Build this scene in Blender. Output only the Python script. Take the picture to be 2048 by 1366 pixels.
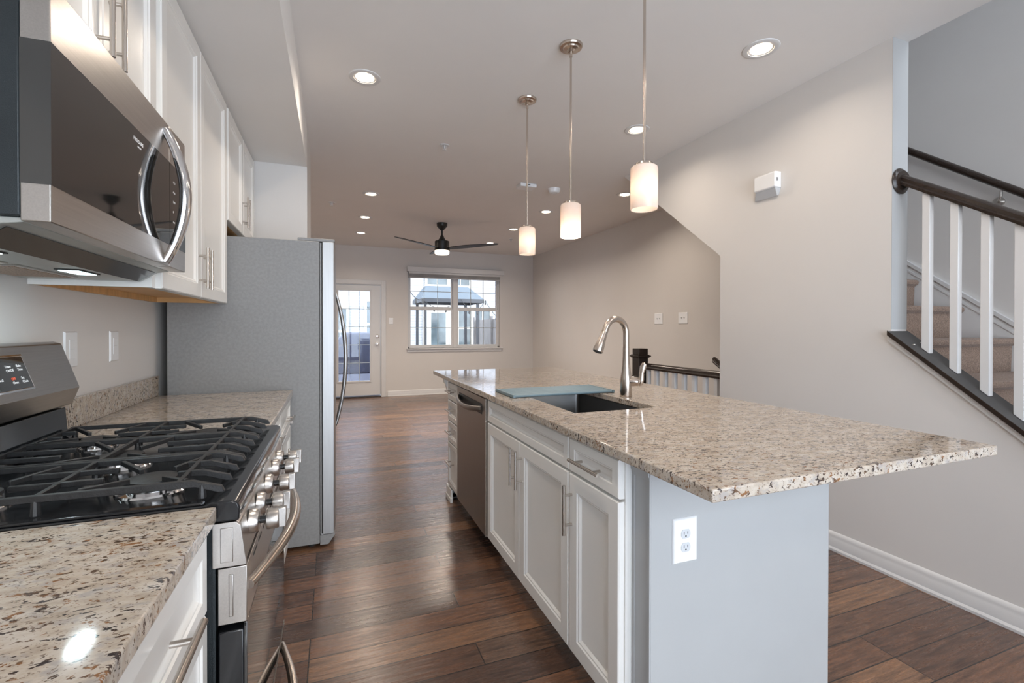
import bpy, bmesh, math, random
from mathutils import Vector, Matrix
random.seed(7)
PI = math.pi
sc = bpy.context.scene
for o in list(bpy.data.objects): bpy.data.objects.remove(o, do_unlink=True)
COL = sc.collection

# ------------------------------------------------------------------ camera
CAMH = 1.26
yaw, pitch, roll = 0.36380654, -0.00667876, 0.0011205
cam_data = bpy.data.cameras.new('camera'); cam = bpy.data.objects.new('camera', cam_data); COL.objects.link(cam)
fwd = Vector((math.sin(yaw)*math.cos(pitch), math.cos(yaw)*math.cos(pitch), math.sin(pitch)))
rgt = Vector((math.cos(yaw), -math.sin(yaw), 0)); upv = rgt.cross(fwd)
r2 = rgt*math.cos(roll)+upv*math.sin(roll); u2 = -rgt*math.sin(roll)+upv*math.cos(roll)
m = Matrix((r2, u2, -fwd)).transposed().to_4x4(); m.translation = (0, 0, CAMH)
cam.matrix_world = m
cam_data.sensor_width = 36; cam_data.lens = 936.33/2048*36
cam_data.shift_y = -(683-663.29)/2048
cam_data.clip_start = 0.02; cam_data.clip_end = 200
sc.camera = cam

# ------------------------------------------------------------------ view, sky, daylight
sc.view_settings.view_transform = 'Standard'; sc.view_settings.look = 'None'
sc.view_settings.gamma = 1; sc.view_settings.use_curve_mapping = False
sc.view_settings.exposure = 0.78
SKY = 4.5
CAN_W = 3.0
PEND_W = 2.4
w = bpy.data.worlds.new('world'); sc.world = w; w.use_nodes = True
nt = w.node_tree; nt.nodes.clear()
out = nt.nodes.new('ShaderNodeOutputWorld'); bg = nt.nodes.new('ShaderNodeBackground')
tc = nt.nodes.new('ShaderNodeTexCoord'); nz = nt.nodes.new('ShaderNodeTexNoise'); nz.inputs['Scale'].default_value = 2.5
cr = nt.nodes.new('ShaderNodeValToRGB'); cr.color_ramp.elements[0].position = .35; cr.color_ramp.elements[0].color = (.66, .80, 1, 1)
cr.color_ramp.elements[1].position = .65; cr.color_ramp.elements[1].color = (.95, .98, 1, 1)
nt.links.new(tc.outputs['Generated'], nz.inputs['Vector']); nt.links.new(nz.outputs['Fac'], cr.inputs['Fac'])
nt.links.new(cr.outputs['Color'], bg.inputs['Color']); bg.inputs['Strength'].default_value = SKY
nt.links.new(bg.outputs[0], out.inputs[0])

def portal(name, loc, rot, sx, sy):
    l = bpy.data.lights.new(name, 'AREA'); l.shape = 'RECTANGLE'; l.size = sx; l.size_y = sy
    o = bpy.data.objects.new(name, l); COL.objects.link(o); o.location = loc; o.rotation_euler = rot
    l.cycles.is_portal = True
portal('window_daylight', (2.21, 8.99, 1.6), (-PI/2, 0, 0), 1.82, 1.42)
portal('door_daylight', (0.35, 8.99, 1.12), (-PI/2, 0, 0), .54, 1.64)
portal('added_shaft_daylight', (3.32, -.73, 4.05), (PI/2, 0, 0), 1.05, 1.7)  # sky portal at the opening added high in the shaft wall for light
portal('rear_window_daylight', (1.2, -1.93, 1.35), (PI/2, 0, 0), 3.4, 2.6)

# ------------------------------------------------------------------ materials
MATS = {}
def newmat(name):
    mt = bpy.data.materials.new(name); mt.use_nodes = True; t = mt.node_tree; t.nodes.clear()
    o = t.nodes.new('ShaderNodeOutputMaterial'); b = t.nodes.new('ShaderNodeBsdfPrincipled')
    t.links.new(b.outputs[0], o.inputs[0]); MATS[name] = mt
    return mt, t, b, o
def mapped(t, scale=(1, 1, 1), rot=(0, 0, 0)):
    c = t.nodes.new('ShaderNodeTexCoord'); g = t.nodes.new('ShaderNodeNewGeometry'); mp = t.nodes.new('ShaderNodeMapping')
    mp.inputs['Scale'].default_value = scale; mp.inputs['Rotation'].default_value = rot
    t.links.new(g.outputs['Position'], mp.inputs['Vector'])
    return mp.outputs['Vector']
def noise(t, vec, scale, detail=3, rough=.5):
    n = t.nodes.new('ShaderNodeTexNoise'); n.inputs['Scale'].default_value = scale
    n.inputs['Detail'].default_value = detail; n.inputs['Roughness'].default_value = rough
    t.links.new(vec, n.inputs['Vector']); return n.outputs['Fac']
def ramp(t, fac, stops, const=False):
    r = t.nodes.new('ShaderNodeValToRGB'); e = r.color_ramp.elements
    while len(e) < len(stops): e.new(.5)
    for k, (p, c) in enumerate(stops): e[k].position = p; e[k].color = (*c, 1) if len(c) == 3 else c
    if const: r.color_ramp.interpolation = 'CONSTANT'
    t.links.new(fac, r.inputs['Fac']); return r.outputs['Color']
def mix(t, fac, a, b, mode='MIX'):
    n = t.nodes.new('ShaderNodeMix'); n.data_type = 'RGBA'; n.blend_type = mode
    for s, v in ((n.inputs[0], fac), (n.inputs[6], a), (n.inputs[7], b)):
        if hasattr(v, 'links'): t.links.new(v, s)
        else: s.default_value = v if not isinstance(v, tuple) else (*v, 1)
    return n.outputs[2]
def bump(t, b, h, strength=.1, dist=.002):
    n = t.nodes.new('ShaderNodeBump'); n.inputs['Strength'].default_value = strength; n.inputs['Distance'].default_value = dist
    t.links.new(h, n.inputs['Height']); t.links.new(n.outputs[0], b.inputs['Normal'])
def plain(name, col, rough=.5, metal=0, var=.04, vs=6, bmp=0, bs=200, spec=.5, stretch=(1, 1, 1), coat=0, ior=1.5):
    mt, t, b, o = newmat(name)
    v = mapped(t, stretch); n = noise(t, v, vs, 3)
    dk = tuple(c*(1-var) for c in col); lt = tuple(min(1, c*(1+var)) for c in col)
    t.links.new(ramp(t, n, [(.35, dk), (.65, lt)]), b.inputs['Base Color'])
    b.inputs['Roughness'].default_value = rough; b.inputs['Metallic'].default_value = metal
    b.inputs['Specular IOR Level'].default_value = spec; b.inputs['Coat Weight'].default_value = coat; b.inputs['IOR'].default_value = ior
    if bmp: bump(t, b, noise(t, v, bs, 2), bmp, .001)
    return mt
def emis(name, col, s):
    mt, t, b, o = newmat(name); b.inputs['Base Color'].default_value = (*col, 1)
    b.inputs['Emission Color'].default_value = (*col, 1); b.inputs['Emission Strength'].default_value = s
    v = mapped(t); t.links.new(ramp(t, noise(t, v, 30), [(.3, tuple(c*.95 for c in col)), (.7, col)]), b.inputs['Emission Color'])
    return mt
def granite(name):
    mt, t, b, o = newmat(name)
    v = mapped(t, (1, 1.9, 1.4), (0, 0, .5)); v2 = mapped(t, (1, 1.6, 1.3), (0, .3, .9))
    base = ramp(t, noise(t, v, 24, 5, .65), [(.3, (.36, .30, .24)), (.5, (.52, .45, .375)), (.68, (.60, .555, .50))])
    grey = ramp(t, noise(t, v2, 30, 4, .6), [(.54, (0, 0, 0)), (.64, (.85, .85, .85))])
    c1 = mix(t, grey, base, (.40, .37, .35))
    clump = noise(t, v2, 7, 2)
    sp = noise(t, v, 74, 3, .6)
    mth = t.nodes.new('ShaderNodeMath'); mth.operation = 'MULTIPLY_ADD'; t.links.new(clump, mth.inputs[0]); mth.inputs[1].default_value = .22; t.links.new(sp, mth.inputs[2])
    dark = ramp(t, mth.outputs[0], [(.690, (0, 0, 0)), (.715, (1, 1, 1))])
    spc = ramp(t, noise(t, v, 25, 2), [(.42, (.05, .04, .04)), (.52, (.10, .065, .045)), (.6, (.26, .13, .06))])
    c2 = mix(t, dark, c1, spc)
    fine = ramp(t, noise(t, v2, 170, 2), [(.62, (0, 0, 0)), (.66, (.85, .85, .85))])
    c3 = mix(t, fine, c2, (.20, .15, .12))
    t.links.new(c3, b.inputs['Base Color']); b.inputs['Roughness'].default_value = .07; b.inputs['Specular IOR Level'].default_value = .55
    return mt
def wood_floor():
    mt, t, b, o = newmat('hickory_planks')
    mp = t.nodes.new('ShaderNodeMapping'); g = t.nodes.new('ShaderNodeNewGeometry'); t.links.new(g.outputs['Position'], mp.inputs['Vector'])
    mp.inputs['Location'].default_value = (-.26+.35, -.108, 0)
    br = t.nodes.new('ShaderNodeTexBrick'); t.links.new(mp.outputs[0], br.inputs['Vector'])
    br.offset = .41; br.offset_frequency = 3; br.squash = 1
    br.inputs['Scale'].default_value = 1; br.inputs['Brick Width'].default_value = 1.05; br.inputs['Row Height'].default_value = .13
    br.inputs['Mortar Size'].default_value = .0026; br.inputs['Mortar Smooth'].default_value = .3; br.inputs['Bias'].default_value = 0
    br.inputs['Color1'].default_value = (0, 0, 0, 1); br.inputs['Color2'].default_value = (1, 1, 1, 1); br.inputs['Mortar'].default_value = (.5, .5, .5, 1)
    tone = ramp(t, br.outputs['Color'], [(0, (.080, .046, .034)), (.25, (.15, .075, .046)), (.45, (.20, .100, .058)), (.62, (.105, .064, .048)), (.85, (.31, .165, .088)), (1, (.16, .090, .062))])
    # grain runs along the boards; every board shifts it
    ad = t.nodes.new('ShaderNodeVectorMath'); ad.operation = 'MULTIPLY_ADD'
    t.links.new(br.outputs['Color'], ad.inputs[0]); ad.inputs[1].default_value = (17, 5, 9)
    sc_ = t.nodes.new('ShaderNodeMapping'); sc_.inputs['Scale'].default_value = (2.2, 22, 1); t.links.new(g.outputs['Position'], sc_.inputs['Vector'])
    t.links.new(sc_.outputs[0], ad.inputs[2])
    gr = noise(t, ad.outputs[0], 3.0, 8, .65)
    gcol = ramp(t, gr, [(.32, (.36, .33, .33)), (.5, (.95, .95, .95)), (.72, (1.35, 1.25, 1.15))])
    c = mix(t, 1.0, tone, gcol, 'MULTIPLY')
    kn = ramp(t, noise(t, ad.outputs[0], .8, 7, .75), [(.58, (0, 0, 0)), (.70, (.7, .7, .7))])
    fg_ = noise(t, mapped(t, (14, 90, 1)), 4, 4, .6)
    c = mix(t, 1.0, c, ramp(t, fg_, [(.35, (.62, .6, .58)), (.55, (1.05, 1.05, 1.05))]), 'MULTIPLY')
    c = mix(t, kn, c, (.028, .020, .018))
    c = mix(t, br.outputs['Fac'], c, (.012, .009, .008))
    t.links.new(c, b.inputs['Base Color'])
    rr = ramp(t, gr, [(.3, (.36, .36, .36)), (.7, (.22, .22, .22))]); t.links.new(rr, b.inputs['Roughness'])
    b.inputs['Specular IOR Level'].default_value = .6; b.inputs['Coat Weight'].default_value = .35; b.inputs['Coat Roughness'].default_value = .24
    wv = t.nodes.new('ShaderNodeMapping'); wv.inputs['Scale'].default_value = (3.5, 62, 1); t.links.new(g.outputs['Position'], wv.inputs['Vector'])
    hs = noise(t, wv.outputs[0], 1.0, 2, .4)
    sub = t.nodes.new('ShaderNodeMath'); sub.operation = 'MULTIPLY_ADD'; t.links.new(br.outputs['Fac'], sub.inputs[0]); sub.inputs[1].default_value = -.9; t.links.new(hs, sub.inputs[2])
    bump(t, b, sub.outputs[0], .6, .004)
    return mt
def steel(name, col, rough=.25, axis='y', var=.05):
    mt, t, b, o = newmat(name)
    st = {'y': (90, 1.5, 90), 'z': (90, 90, 1.5), 'x': (1.5, 90, 90)}[axis]
    v = mapped(t, st); n = noise(t, v, 4, 3)
    t.links.new(ramp(t, n, [(.3, tuple(c*(1-var) for c in col)), (.7, tuple(min(1, c*(1+var)) for c in col))]), b.inputs['Base Color'])
    b.inputs['Metallic'].default_value = 1; b.inputs['Roughness'].default_value = rough
    bump(t, b, n, .04, .0004)
    return mt
def glass(name, tint=(1, 1, 1), refl=.10):
    mt, t, b, o = newmat(name); t.nodes.remove(b)
    tr = t.nodes.new('ShaderNodeBsdfTransparent'); gl = t.nodes.new('ShaderNodeBsdfGlossy'); mx = t.nodes.new('ShaderNodeMixShader')
    fr = t.nodes.new('ShaderNodeFresnel'); fr.inputs['IOR'].default_value = 1.45
    gl.inputs['Roughness'].default_value = .01
    v = mapped(t); t.links.new(ramp(t, noise(t, v, 3), [(.3, tuple(c*.985 for c in tint)), (.7, tint)]), tr.inputs['Color'])
    t.links.new(fr.outputs[0], mx.inputs[0]); t.links.new(tr.outputs[0], mx.inputs[1]); t.links.new(gl.outputs[0], mx.inputs[2]); t.links.new(mx.outputs[0], o.inputs[0])
    return mt
def shade_glass():
    mt, t, b, o = newmat('opal_glass')
    b.inputs['Base Color'].default_value = (.86, .82, .78, 1); b.inputs['Roughness'].default_value = .2
    tl = t.nodes.new('ShaderNodeBsdfTranslucent'); mx = t.nodes.new('ShaderNodeMixShader'); mx.inputs[0].default_value = .5
    v = mapped(t); t.links.new(ramp(t, noise(t, v, 20), [(.3, (.90, .82, .76)), (.7, (.95, .87, .81))]), tl.inputs['Color'])
    t.links.new(b.outputs[0], mx.inputs[1]); t.links.new(tl.outputs[0], mx.inputs[2]); t.links.new(mx.outputs[0], o.inputs[0])
    return mt
def carpet():
    mt, t, b, o = newmat('beige_carpet'); v = mapped(t)
    c = ramp(t, noise(t, v, 150, 3, .7), [(.3, (.12, .075, .052)), (.5, (.27, .175, .125)), (.7, (.42, .30, .225))])
    t.links.new(c, b.inputs['Base Color']); b.inputs['Roughness'].default_value = .95; b.inputs['Sheen Weight'].default_value = .3
    bump(t, b, noise(t, v, 260, 2), .8, .006); return mt
def siding(name, col, pitch_=.11):
    mt, t, b, o = newmat(name); v = mapped(t)
    sep = t.nodes.new('ShaderNodeSeparateXYZ'); t.links.new(v, sep.inputs[0])
    mm = t.nodes.new('ShaderNodeMath'); mm.operation = 'FRACT'; d = t.nodes.new('ShaderNodeMath'); d.operation = 'DIVIDE'
    t.links.new(sep.outputs['Z'], d.inputs[0]); d.inputs[1].default_value = pitch_; t.links.new(d.outputs[0], mm.inputs[0])
    t.links.new(ramp(t, mm.outputs[0], [(.0, tuple(c*.38 for c in col)), (.2, col), (1, col)]), b.inputs['Base Color'])  # dark start of each course paints in the shadow line of the lap
    bump(t, b, mm.outputs[0], .6, .02); b.inputs['Roughness'].default_value = .6; return mt
def boards(name, c0, c1, size=.14, axis='X'):
    mt, t, b, o = newmat(name); v = mapped(t, (1, 1, 1))
    sep = t.nodes.new('ShaderNodeSeparateXYZ'); t.links.new(v, sep.inputs[0])
    d = t.nodes.new('ShaderNodeMath'); d.operation = 'DIVIDE'; t.links.new(sep.outputs[axis], d.inputs[0]); d.inputs[1].default_value = size
    f_ = t.nodes.new('ShaderNodeMath'); f_.operation = 'FRACT'; t.links.new(d.outputs[0], f_.inputs[0])
    c = ramp(t, noise(t, mapped(t, (4, 4, 1)), 3, 4), [(.3, c0), (.7, c1)])
    gap = ramp(t, f_.outputs[0], [(0, (.25, .25, .25)), (.06, (1, 1, 1))])
    t.links.new(mix(t, 1.0, c, gap, 'MULTIPLY'), b.inputs['Base Color']); b.inputs['Roughness'].default_value = .8; return mt

WALL = plain('wall_paint', (.70, .68, .66), .75, var=.012, vs=2, bmp=.05, bs=300, spec=.3)
CEIL = plain('ceiling_paint', (.82, .805, .79), .85, var=.01, vs=2, spec=.2)
TRIM = plain('white_trim', (.70, .70, .70), .35, var=.012)
CAB = plain('cabinet_white', (.86, .85, .82), .22, var=.012, vs=3, spec=.5)
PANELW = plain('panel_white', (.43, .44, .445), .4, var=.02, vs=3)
GRAN = granite('granite')
FLOOR = wood_floor()
STEEL = steel('brushed_steel', (.58, .555, .53), .29)
STEELX = steel('brushed_steel_pulls', (.56, .52, .48), .25, 'z')
BGST = steel('backguard_steel', (.40, .39, .38), .3)
NICKEL = steel('brushed_nickel', (.58, .51, .45), .24, 'z')
CHROME = steel('polished_chrome', (.72, .72, .73), .10, 'z', .02)
DWST = steel('dark_steel', (.30, .275, .26), .32, 'z')
FRST = steel('fridge_door_steel', (.40, .40, .40), .42, 'z')
FRSIDE = plain('fridge_side_grey', (.265, .265, .265), .45, .0, var=.07, vs=70, bmp=.3, bs=350)
BLKGL = plain('black_glass', (.012, .013, .013), .04, var=.02, spec=.9, ior=1.75)
BLKEN = plain('black_enamel', (.012, .013, .015), .12, var=.1, spec=.6)
BLKMET = plain('black_metal_side', (.025, .032, .036), .42, .3, var=.1, bmp=.5, bs=500)
IRON = plain('cast_iron', (.016, .0165, .018), .46, .0, var=.3, vs=60, bmp=.5, bs=260, spec=.6)
DARKW = plain('dark_stained_wood', (.024, .015, .011), .25, var=.12, vs=20, stretch=(8, 1, 8), spec=.5)
CHAR = plain('charcoal_cap', (.055, .055, .055), .5, var=.1)
MAPLE = plain('maple_underside', (.62, .36, .15), .5, var=.12, vs=5, stretch=(1, 8, 1))
PLASTIC = plain('white_plastic', (.84, .85, .86), .3, var=.008)
PLASTG = plain('grey_white_plastic', (.62, .64, .66), .35, var=.01)
DARK = plain('dark_slot', (.02, .02, .02), .6, var=.1)
GREYM = plain('hood_grey', (.42, .44, .42), .35, .4, var=.03)
MESHM = plain('grease_mesh', (.34, .24, .17), .45, .6, var=.55, vs=260)
BLUE = plain('blue_silicone', (.17, .25, .29), .4, var=.05)
BLACKF = plain('black_fan', (.018, .018, .017), .35, var=.1)
BRONZE = plain('bronze_metal', (.06, .045, .035), .3, .7, var=.2)
OPAL = shade_glass()
GLASS = glass('clear_glass')
BULB = emis('lit_bulb', (1, .80, .62), 6)
LENS = emis('lit_lens', (1, .82, .62), 9)
FANL = emis('lit_fan_lens', (1, .84, .66), 1.5)
HOODL = emis('lit_hood_lamp', (.70, .92, .95), 1.6)
TXTW = emis('glowing_white_print', (.75, .75, .75), .12)  # lettering given a faint glow of its own
TXTR = emis('glowing_red_print', (.75, .12, .06), .25)  # red lettering, also made to glow slightly
CARPET = carpet()
SIDING = siding('white_siding', (.33, .345, .38))
SIDING2 = siding('grey_siding', (.12, .115, .13), .16)
HOUSET = plain('house_trim', (.36, .35, .32), .5)
HOUSEG = plain('house_glass', (.07, .09, .10), .1, var=.3, vs=2)
DECK = boards('deck_boards', (.012, .016, .036), (.026, .031, .058))
FENCEM = boards('fence_boards', (.12, .115, .115), (.19, .18, .178), .16, 'Y')
GAZ = plain('gazebo_roof_blue', (.032, .050, .068), .5)
GAZP = plain('gazebo_post', (.035, .038, .045), .5)
COVER = plain('grill_cover', (.012, .016, .040), .7, var=.25, vs=5)
CORD = plain('black_cord', (.02, .02, .02), .6)
BLIND = plain('blind_grey', (.46, .45, .45), .5, var=.1)
GROUND = plain('ground_grass', (.05, .056, .05), .9, var=.3, vs=3)

# ------------------------------------------------------------------ mesh builder
class MB:
    def __init__(s): s.v = []; s.f = []
    def add(s, vs, fs):
        k = len(s.v); s.v += [tuple(p) for p in vs]; s.f += [[k+i for i in f] for f in fs]; return s
    def box(s, x0, x1, y0, y1, z0, z1):
        x0, x1 = sorted((x0, x1)); y0, y1 = sorted((y0, y1)); z0, z1 = sorted((z0, z1))
        vs = [(x, y, z) for z in (z0, z1) for y in (y0, y1) for x in (x0, x1)]
        return s.add(vs, [(0, 2, 3, 1), (4, 5, 7, 6), (0, 1, 5, 4), (2, 6, 7, 3), (0, 4, 6, 2), (1, 3, 7, 5)])
    def prism(s, poly, axis, a0, a1):
        """poly: list of 2-D points in the other two axes (x,y,z order without `axis`)"""
        def P(p, a):
            return {'x': (a, p[0], p[1]), 'y': (p[0], a, p[1]), 'z': (p[0], p[1], a)}[axis]
        n = len(poly); vs = [P(p, a0) for p in poly]+[P(p, a1) for p in poly]
        fs = [tuple(range(n)), tuple(range(2*n-1, n-1, -1))]+[(i, i+n, (i+1) % n+n, (i+1) % n) for i in range(n)]
        return s.add(vs, fs)
    def tube(s, pts, r, n=12, caps=True, squash=None):
        pts = [Vector(p) for p in pts]; N = len(pts); rs = r if isinstance(r, (list, tuple)) else [r]*N
        t0 = (pts[1]-pts[0]).normalized(); ref = Vector((0, 0, 1)) if abs(t0.z) < .9 else Vector((1, 0, 0))
        u = t0.cross(ref).normalized(); vs = []; fs = []; ti = t0
        for i in range(N):
            tn = (pts[min(i+1, N-1)]-pts[max(i-1, 0)]).normalized()
            q = ti.rotation_difference(tn); u = q @ u; ti = tn; v = tn.cross(u)
            for k in range(n):
                a = 2*PI*k/n; vs.append(pts[i]+u*math.cos(a)*rs[i]+v*math.sin(a)*rs[i]*(squash or 1))
        for i in range(N-1):
            for k in range(n):
                a = i*n+k; b = i*n+(k+1) % n; fs.append((a, b, b+n, a+n))
        if caps: fs.append(tuple(range(n-1, -1, -1))); fs.append(tuple(range((N-1)*n, N*n)))
        return s.add(vs, fs)
    def cyl(s, p0, p1, r, r1=None, n=24): return s.tube([p0, p1], [r, r if r1 is None else r1], n)
    def lathe(s, prof, c, n=32, axis='z', closed=False):
        vs = []; fs = []; N = len(prof)
        for (r, h) in prof:
            for k in range(n):
                a = 2*PI*k/n; x, y = r*math.cos(a), r*math.sin(a)
                p = {'z': (x, y, h), 'x': (h, x, y), 'y': (x, h, y)}[axis]
                vs.append((c[0]+p[0], c[1]+p[1], c[2]+p[2]))
        for i in range(N-1 if not closed else N):
            j = (i+1) % N
            for k in range(n): fs.append((i*n+k, i*n+(k+1) % n, j*n+(k+1) % n, j*n+k))
        if not closed:
            if prof[0][0] > 1e-6: fs.append(tuple(range(n-1, -1, -1)))
            if prof[-1][0] > 1e-6: fs.append(tuple(range((N-1)*n, N*n)))
        return s.add(vs, fs)
    def lathe_open(s, prof, c, n=32):
        k = len(s.f); s.lathe(prof, c, n)
        s.f = [f for i, f in enumerate(s.f) if not (i >= k and len(f) == n)]; return s
    def panel(s, P0, U, V, N, w, h, rings, t=.018):
        """face panel: rings = list of (inset, height along N); first ring is the outer edge, back at -t"""
        P0, U, V, N = map(Vector, (P0, U, V, N)); vs = []; fs = []
        rr = [(0, -t)]+rings
        for (i, d) in rr:
            vs += [P0+U*i+V*i+N*d, P0+U*(w-i)+V*i+N*d, P0+U*(w-i)+V*(h-i)+N*d, P0+U*i+V*(h-i)+N*d]
        for k in range(len(rr)-1):
            for j in range(4): a = 4*k+j; b = 4*k+(j+1) % 4; fs.append((a, b, b+4, a+4))
        L = 4*(len(rr)-1); fs.append((L, L+1, L+2, L+3)); fs.append((3, 2, 1, 0))
        return s.add(vs, fs)
    def build(s, name, mat, parent=None, bevel=0, seg=2, ang=32):
        me = bpy.data.meshes.new(name)
        if parent is None:
            xs = [p[0] for p in s.v]; ys = [p[1] for p in s.v]; zs = [p[2] for p in s.v]
            org = Vector(((min(xs)+max(xs))/2, (min(ys)+max(ys))/2, min(zs)))
        else: org = ORG[parent.name]
        me.from_pydata([tuple(Vector(p)-org) for p in s.v], [], s.f); me.validate()
        b = bmesh.new(); b.from_mesh(me); bmesh.ops.remove_doubles(b, verts=b.verts, dist=1e-5)
        bmesh.ops.recalc_face_normals(b, faces=b.faces)
        for f_ in b.faces: f_.smooth = True
        for e in b.edges:
            e.smooth = not (len(e.link_faces) != 2 or e.calc_face_angle(0) > math.radians(ang))
        b.to_mesh(me); b.free()
        me.materials.append(mat)
        o = bpy.data.objects.new(name, me); COL.objects.link(o)
        if parent is None: o.location = org
        else: o.parent = parent
        ORG[o.name] = org
        if bevel:
            md = o.modifiers.new('bevel', 'BEVEL'); md.width = bevel; md.segments = seg; md.limit_method = 'ANGLE'; md.angle_limit = math.radians(40)
            md.harden_normals = False
        return o
ORG = {}
def tag(o, label, cat, group=None, kind=None):
    o['label'] = label; o['category'] = cat
    if group: o['group'] = group
    if kind: o['kind'] = kind
    return o
def struct(o, label=None):
    o['kind'] = 'structure'
    if label: o['label'] = label
    return o
def thing(name, label, cat, loc, group=None):
    o = bpy.data.objects.new(name, None); o.empty_display_size = .05; COL.objects.link(o); o.location = loc
    ORG[o.name] = Vector(loc)
    if label: tag(o, label, cat, group)
    return o
def dup(o, delta, label=None, parent=None):
    c = o.copy(); COL.objects.link(c)
    if parent is None: c.location = Vector(o.location)+Vector(delta)
    else: c.parent = parent
    if label: c['label'] = label
    for ch in list(o.children): dup(ch, (0, 0, 0), None, c)
    return c
def text(body, size, mat, parent, P, U, V, N, name='lettering', align='LEFT'):
    cu = bpy.data.curves.new('txt', 'FONT'); cu.body = body; cu.size = size; cu.extrude = .0002; cu.align_x = align
    tmp = bpy.data.objects.new('txt', cu); COL.objects.link(tmp)
    dg = bpy.context.evaluated_depsgraph_get(); me = bpy.data.meshes.new_from_object(tmp.evaluated_get(dg))
    bpy.data.objects.remove(tmp, do_unlink=True)
    P, U, V, N = map(Vector, (P, U, V, N)); org = ORG[parent.name]
    for v in me.vertices:
        c = v.co.copy(); v.co = P+U*c.x+V*c.y+N*c.z-org
    me.materials.clear(); me.materials.append(mat)
    o = bpy.data.objects.new(name, me); COL.objects.link(o); o.parent = parent; ORG[o.name] = org
    return o

# ------------------------------------------------------------------ room shell
XL, XR, XM = -.86, 3.85, 2.666      # left wall, outer right wall, stair side wall
YF, YB, ZC = 8.9, -1.9, 2.75
struct(MB().box(XL-.12, XR+.12, YB-.12, YF+.15, -.15, 0).build('floor', FLOOR), 'dark brown hand scraped wood plank floor')
cl = MB().box(XL-.12, 2.79, YB-.12, YF+.15, ZC, ZC+.12).box(2.79, XR+.12, 3.93, YF+.15, ZC, ZC+.12).box(2.79, XR+.12, YB-.12, -.6, ZC, ZC+.12)
struct(cl.build('ceiling', CEIL))
struct(MB().box(XL-.12, XL, YB-.12, YF+.15, 0, ZC).build('wall_left', WALL))
struct(MB().box(XR, XR+.12, YB-.12, YF+.15, 0, 5.2).build('wall_right', WALL))
# stairwell shaft above the ceiling, with an unseen opening added to brighten it
sh = MB().box(2.79, XR, 5.2, 5.32, ZC+.12, 5.2).box(2.79, XR, -.72, -.6, ZC+.12, 3.2).box(2.79, XR, -.72, -.6, 4.9, 5.2).box(2.67, 2.79, -.72, 5.32, ZC+.12, 5.2).box(2.67, XR, -.72, 5.32, 5.2, 5.3)
struct(sh.build('wall_shaft', WALL))
# far wall, with window and door openings
WX0, WX1, WZ0, WZ1 = 1.30, 3.125, .885, 2.33
DX0, DX1, DZ1 = -.13, .832, 2.075
fw_ = MB().box(XL, DX0, YF, YF+.15, 0, ZC).box(DX0, DX1, YF, YF+.15, DZ1, ZC).box(DX1, WX0, YF, YF+.15, 0, ZC)
fw_.box(WX0, WX1, YF, YF+.15, 0, WZ0).box(WX0, WX1, YF, YF+.15, WZ1, ZC).box(WX1, XR, YF, YF+.15, 0, ZC)
struct(fw_.build('wall_far', WALL))
# unseen rear wall behind the camera, its window widened to let in more daylight
bw = MB().box(XL, -.5, YB-.12, YB, 0, ZC).box(2.9, XR, YB-.12, YB, 0, ZC).box(-.5, 2.9, YB-.12, YB, 0, .05).box(-.5, 2.9, YB-.12, YB, 2.65, ZC)
struct(bw.build('wall_back', WALL))
wn = thing('window_2', None, None, (1.2, YB, .05)); struct(wn)
fr = MB()
for x in (-.47, .63, 1.77, 2.87): fr.box(x-.03, x+.03, YB-.10, YB-.04, .05, 2.65)
for z in (.08, 2.1, 2.62): fr.box(-.5, 2.9, YB-.095, YB-.045, z-.03, z+.03)
fr.build('window_frame', TRIM, wn)
MB().box(-.48, 2.88, YB-.075, YB-.068, .07, 2.63).build('pane', GLASS, wn)
# stair side wall (middle wall): full height part, with the sloped stair underside
def sl(y): return 1.797+.778*(y-2.685)
poly = [(1.55, 0), (2.685, 0), (2.685, 1.797), (3.91, sl(3.91)), (3.91, ZC), (1.55, ZC)]
m_ = MB().prism(poly, 'x', XM, XM+.124)
kz = lambda y: 1.228-.80*(1.55-y)
m_.prism([(.08, 0), (1.55, 0), (1.55, kz(1.55)), (.08, kz(.08))], 'x', XM, XM+.124)
struct(m_.build('wall_middle', WALL, ang=20))
# soffit above the cabinets and the stub wall beyond the fridge
struct(MB().box(XL, -.185, YB, 3.82, 2.465, ZC).build('trim_1', CEIL), 'painted soffit above the wall cabinets')
struct(MB().box(XL, -.185, 3.82, 4.42, 0, ZC).build('wall_stub', WALL), 'short wall at the far side of the fridge')
# baseboards
def baseboard(name, p0, p1, nrm):
    p0, p1, n = Vector(p0), Vector(p1), Vector(nrm); prof = [(0, 0), (.024, 0), (.024, .012), (.016, .022), (.014, .07), (.011, .078), (.012, .084), (.006, .10), (0, .105)]
    mb = MB(); k = len(prof)
    vs = [p0+n*a+Vector((0, 0, b)) for a, b in prof]+[p1+n*a+Vector((0, 0, b)) for a, b in prof]
    mb.add(vs, [tuple(range(k)), tuple(range(2*k-1, k-1, -1))]+[(i, i+k, (i+1) % k+k, (i+1) % k) for i in range(k)])
    return struct(mb.build(name, TRIM))
baseboard('baseboard_middle', (XM, .1, 0), (XM, 2.685, 0), (-1, 0, 0))
baseboard('baseboard_far', (.93, YF, 0), (XR, YF, 0), (0, -1, 0))
baseboard('baseboard_far_left', (XL, YF, 0), (-.23, YF, 0), (0, -1, 0))
baseboard('baseboard_right', (XR, 3.75, 0), (XR, YF, 0), (-1, 0, 0))
baseboard('baseboard_stub', (-.185, 3.83, 0), (-.185, 4.42, 0), (1, 0, 0))
# white drop trim under the sloped knee wall cap
struct(MB().prism([(.08, kz(.08)-.035), (1.558, kz(1.558)-.035), (1.558, kz(1.558)), (.08, kz(.08))], 'x', XM-.014, XM).build('trim_2', TRIM))

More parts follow.
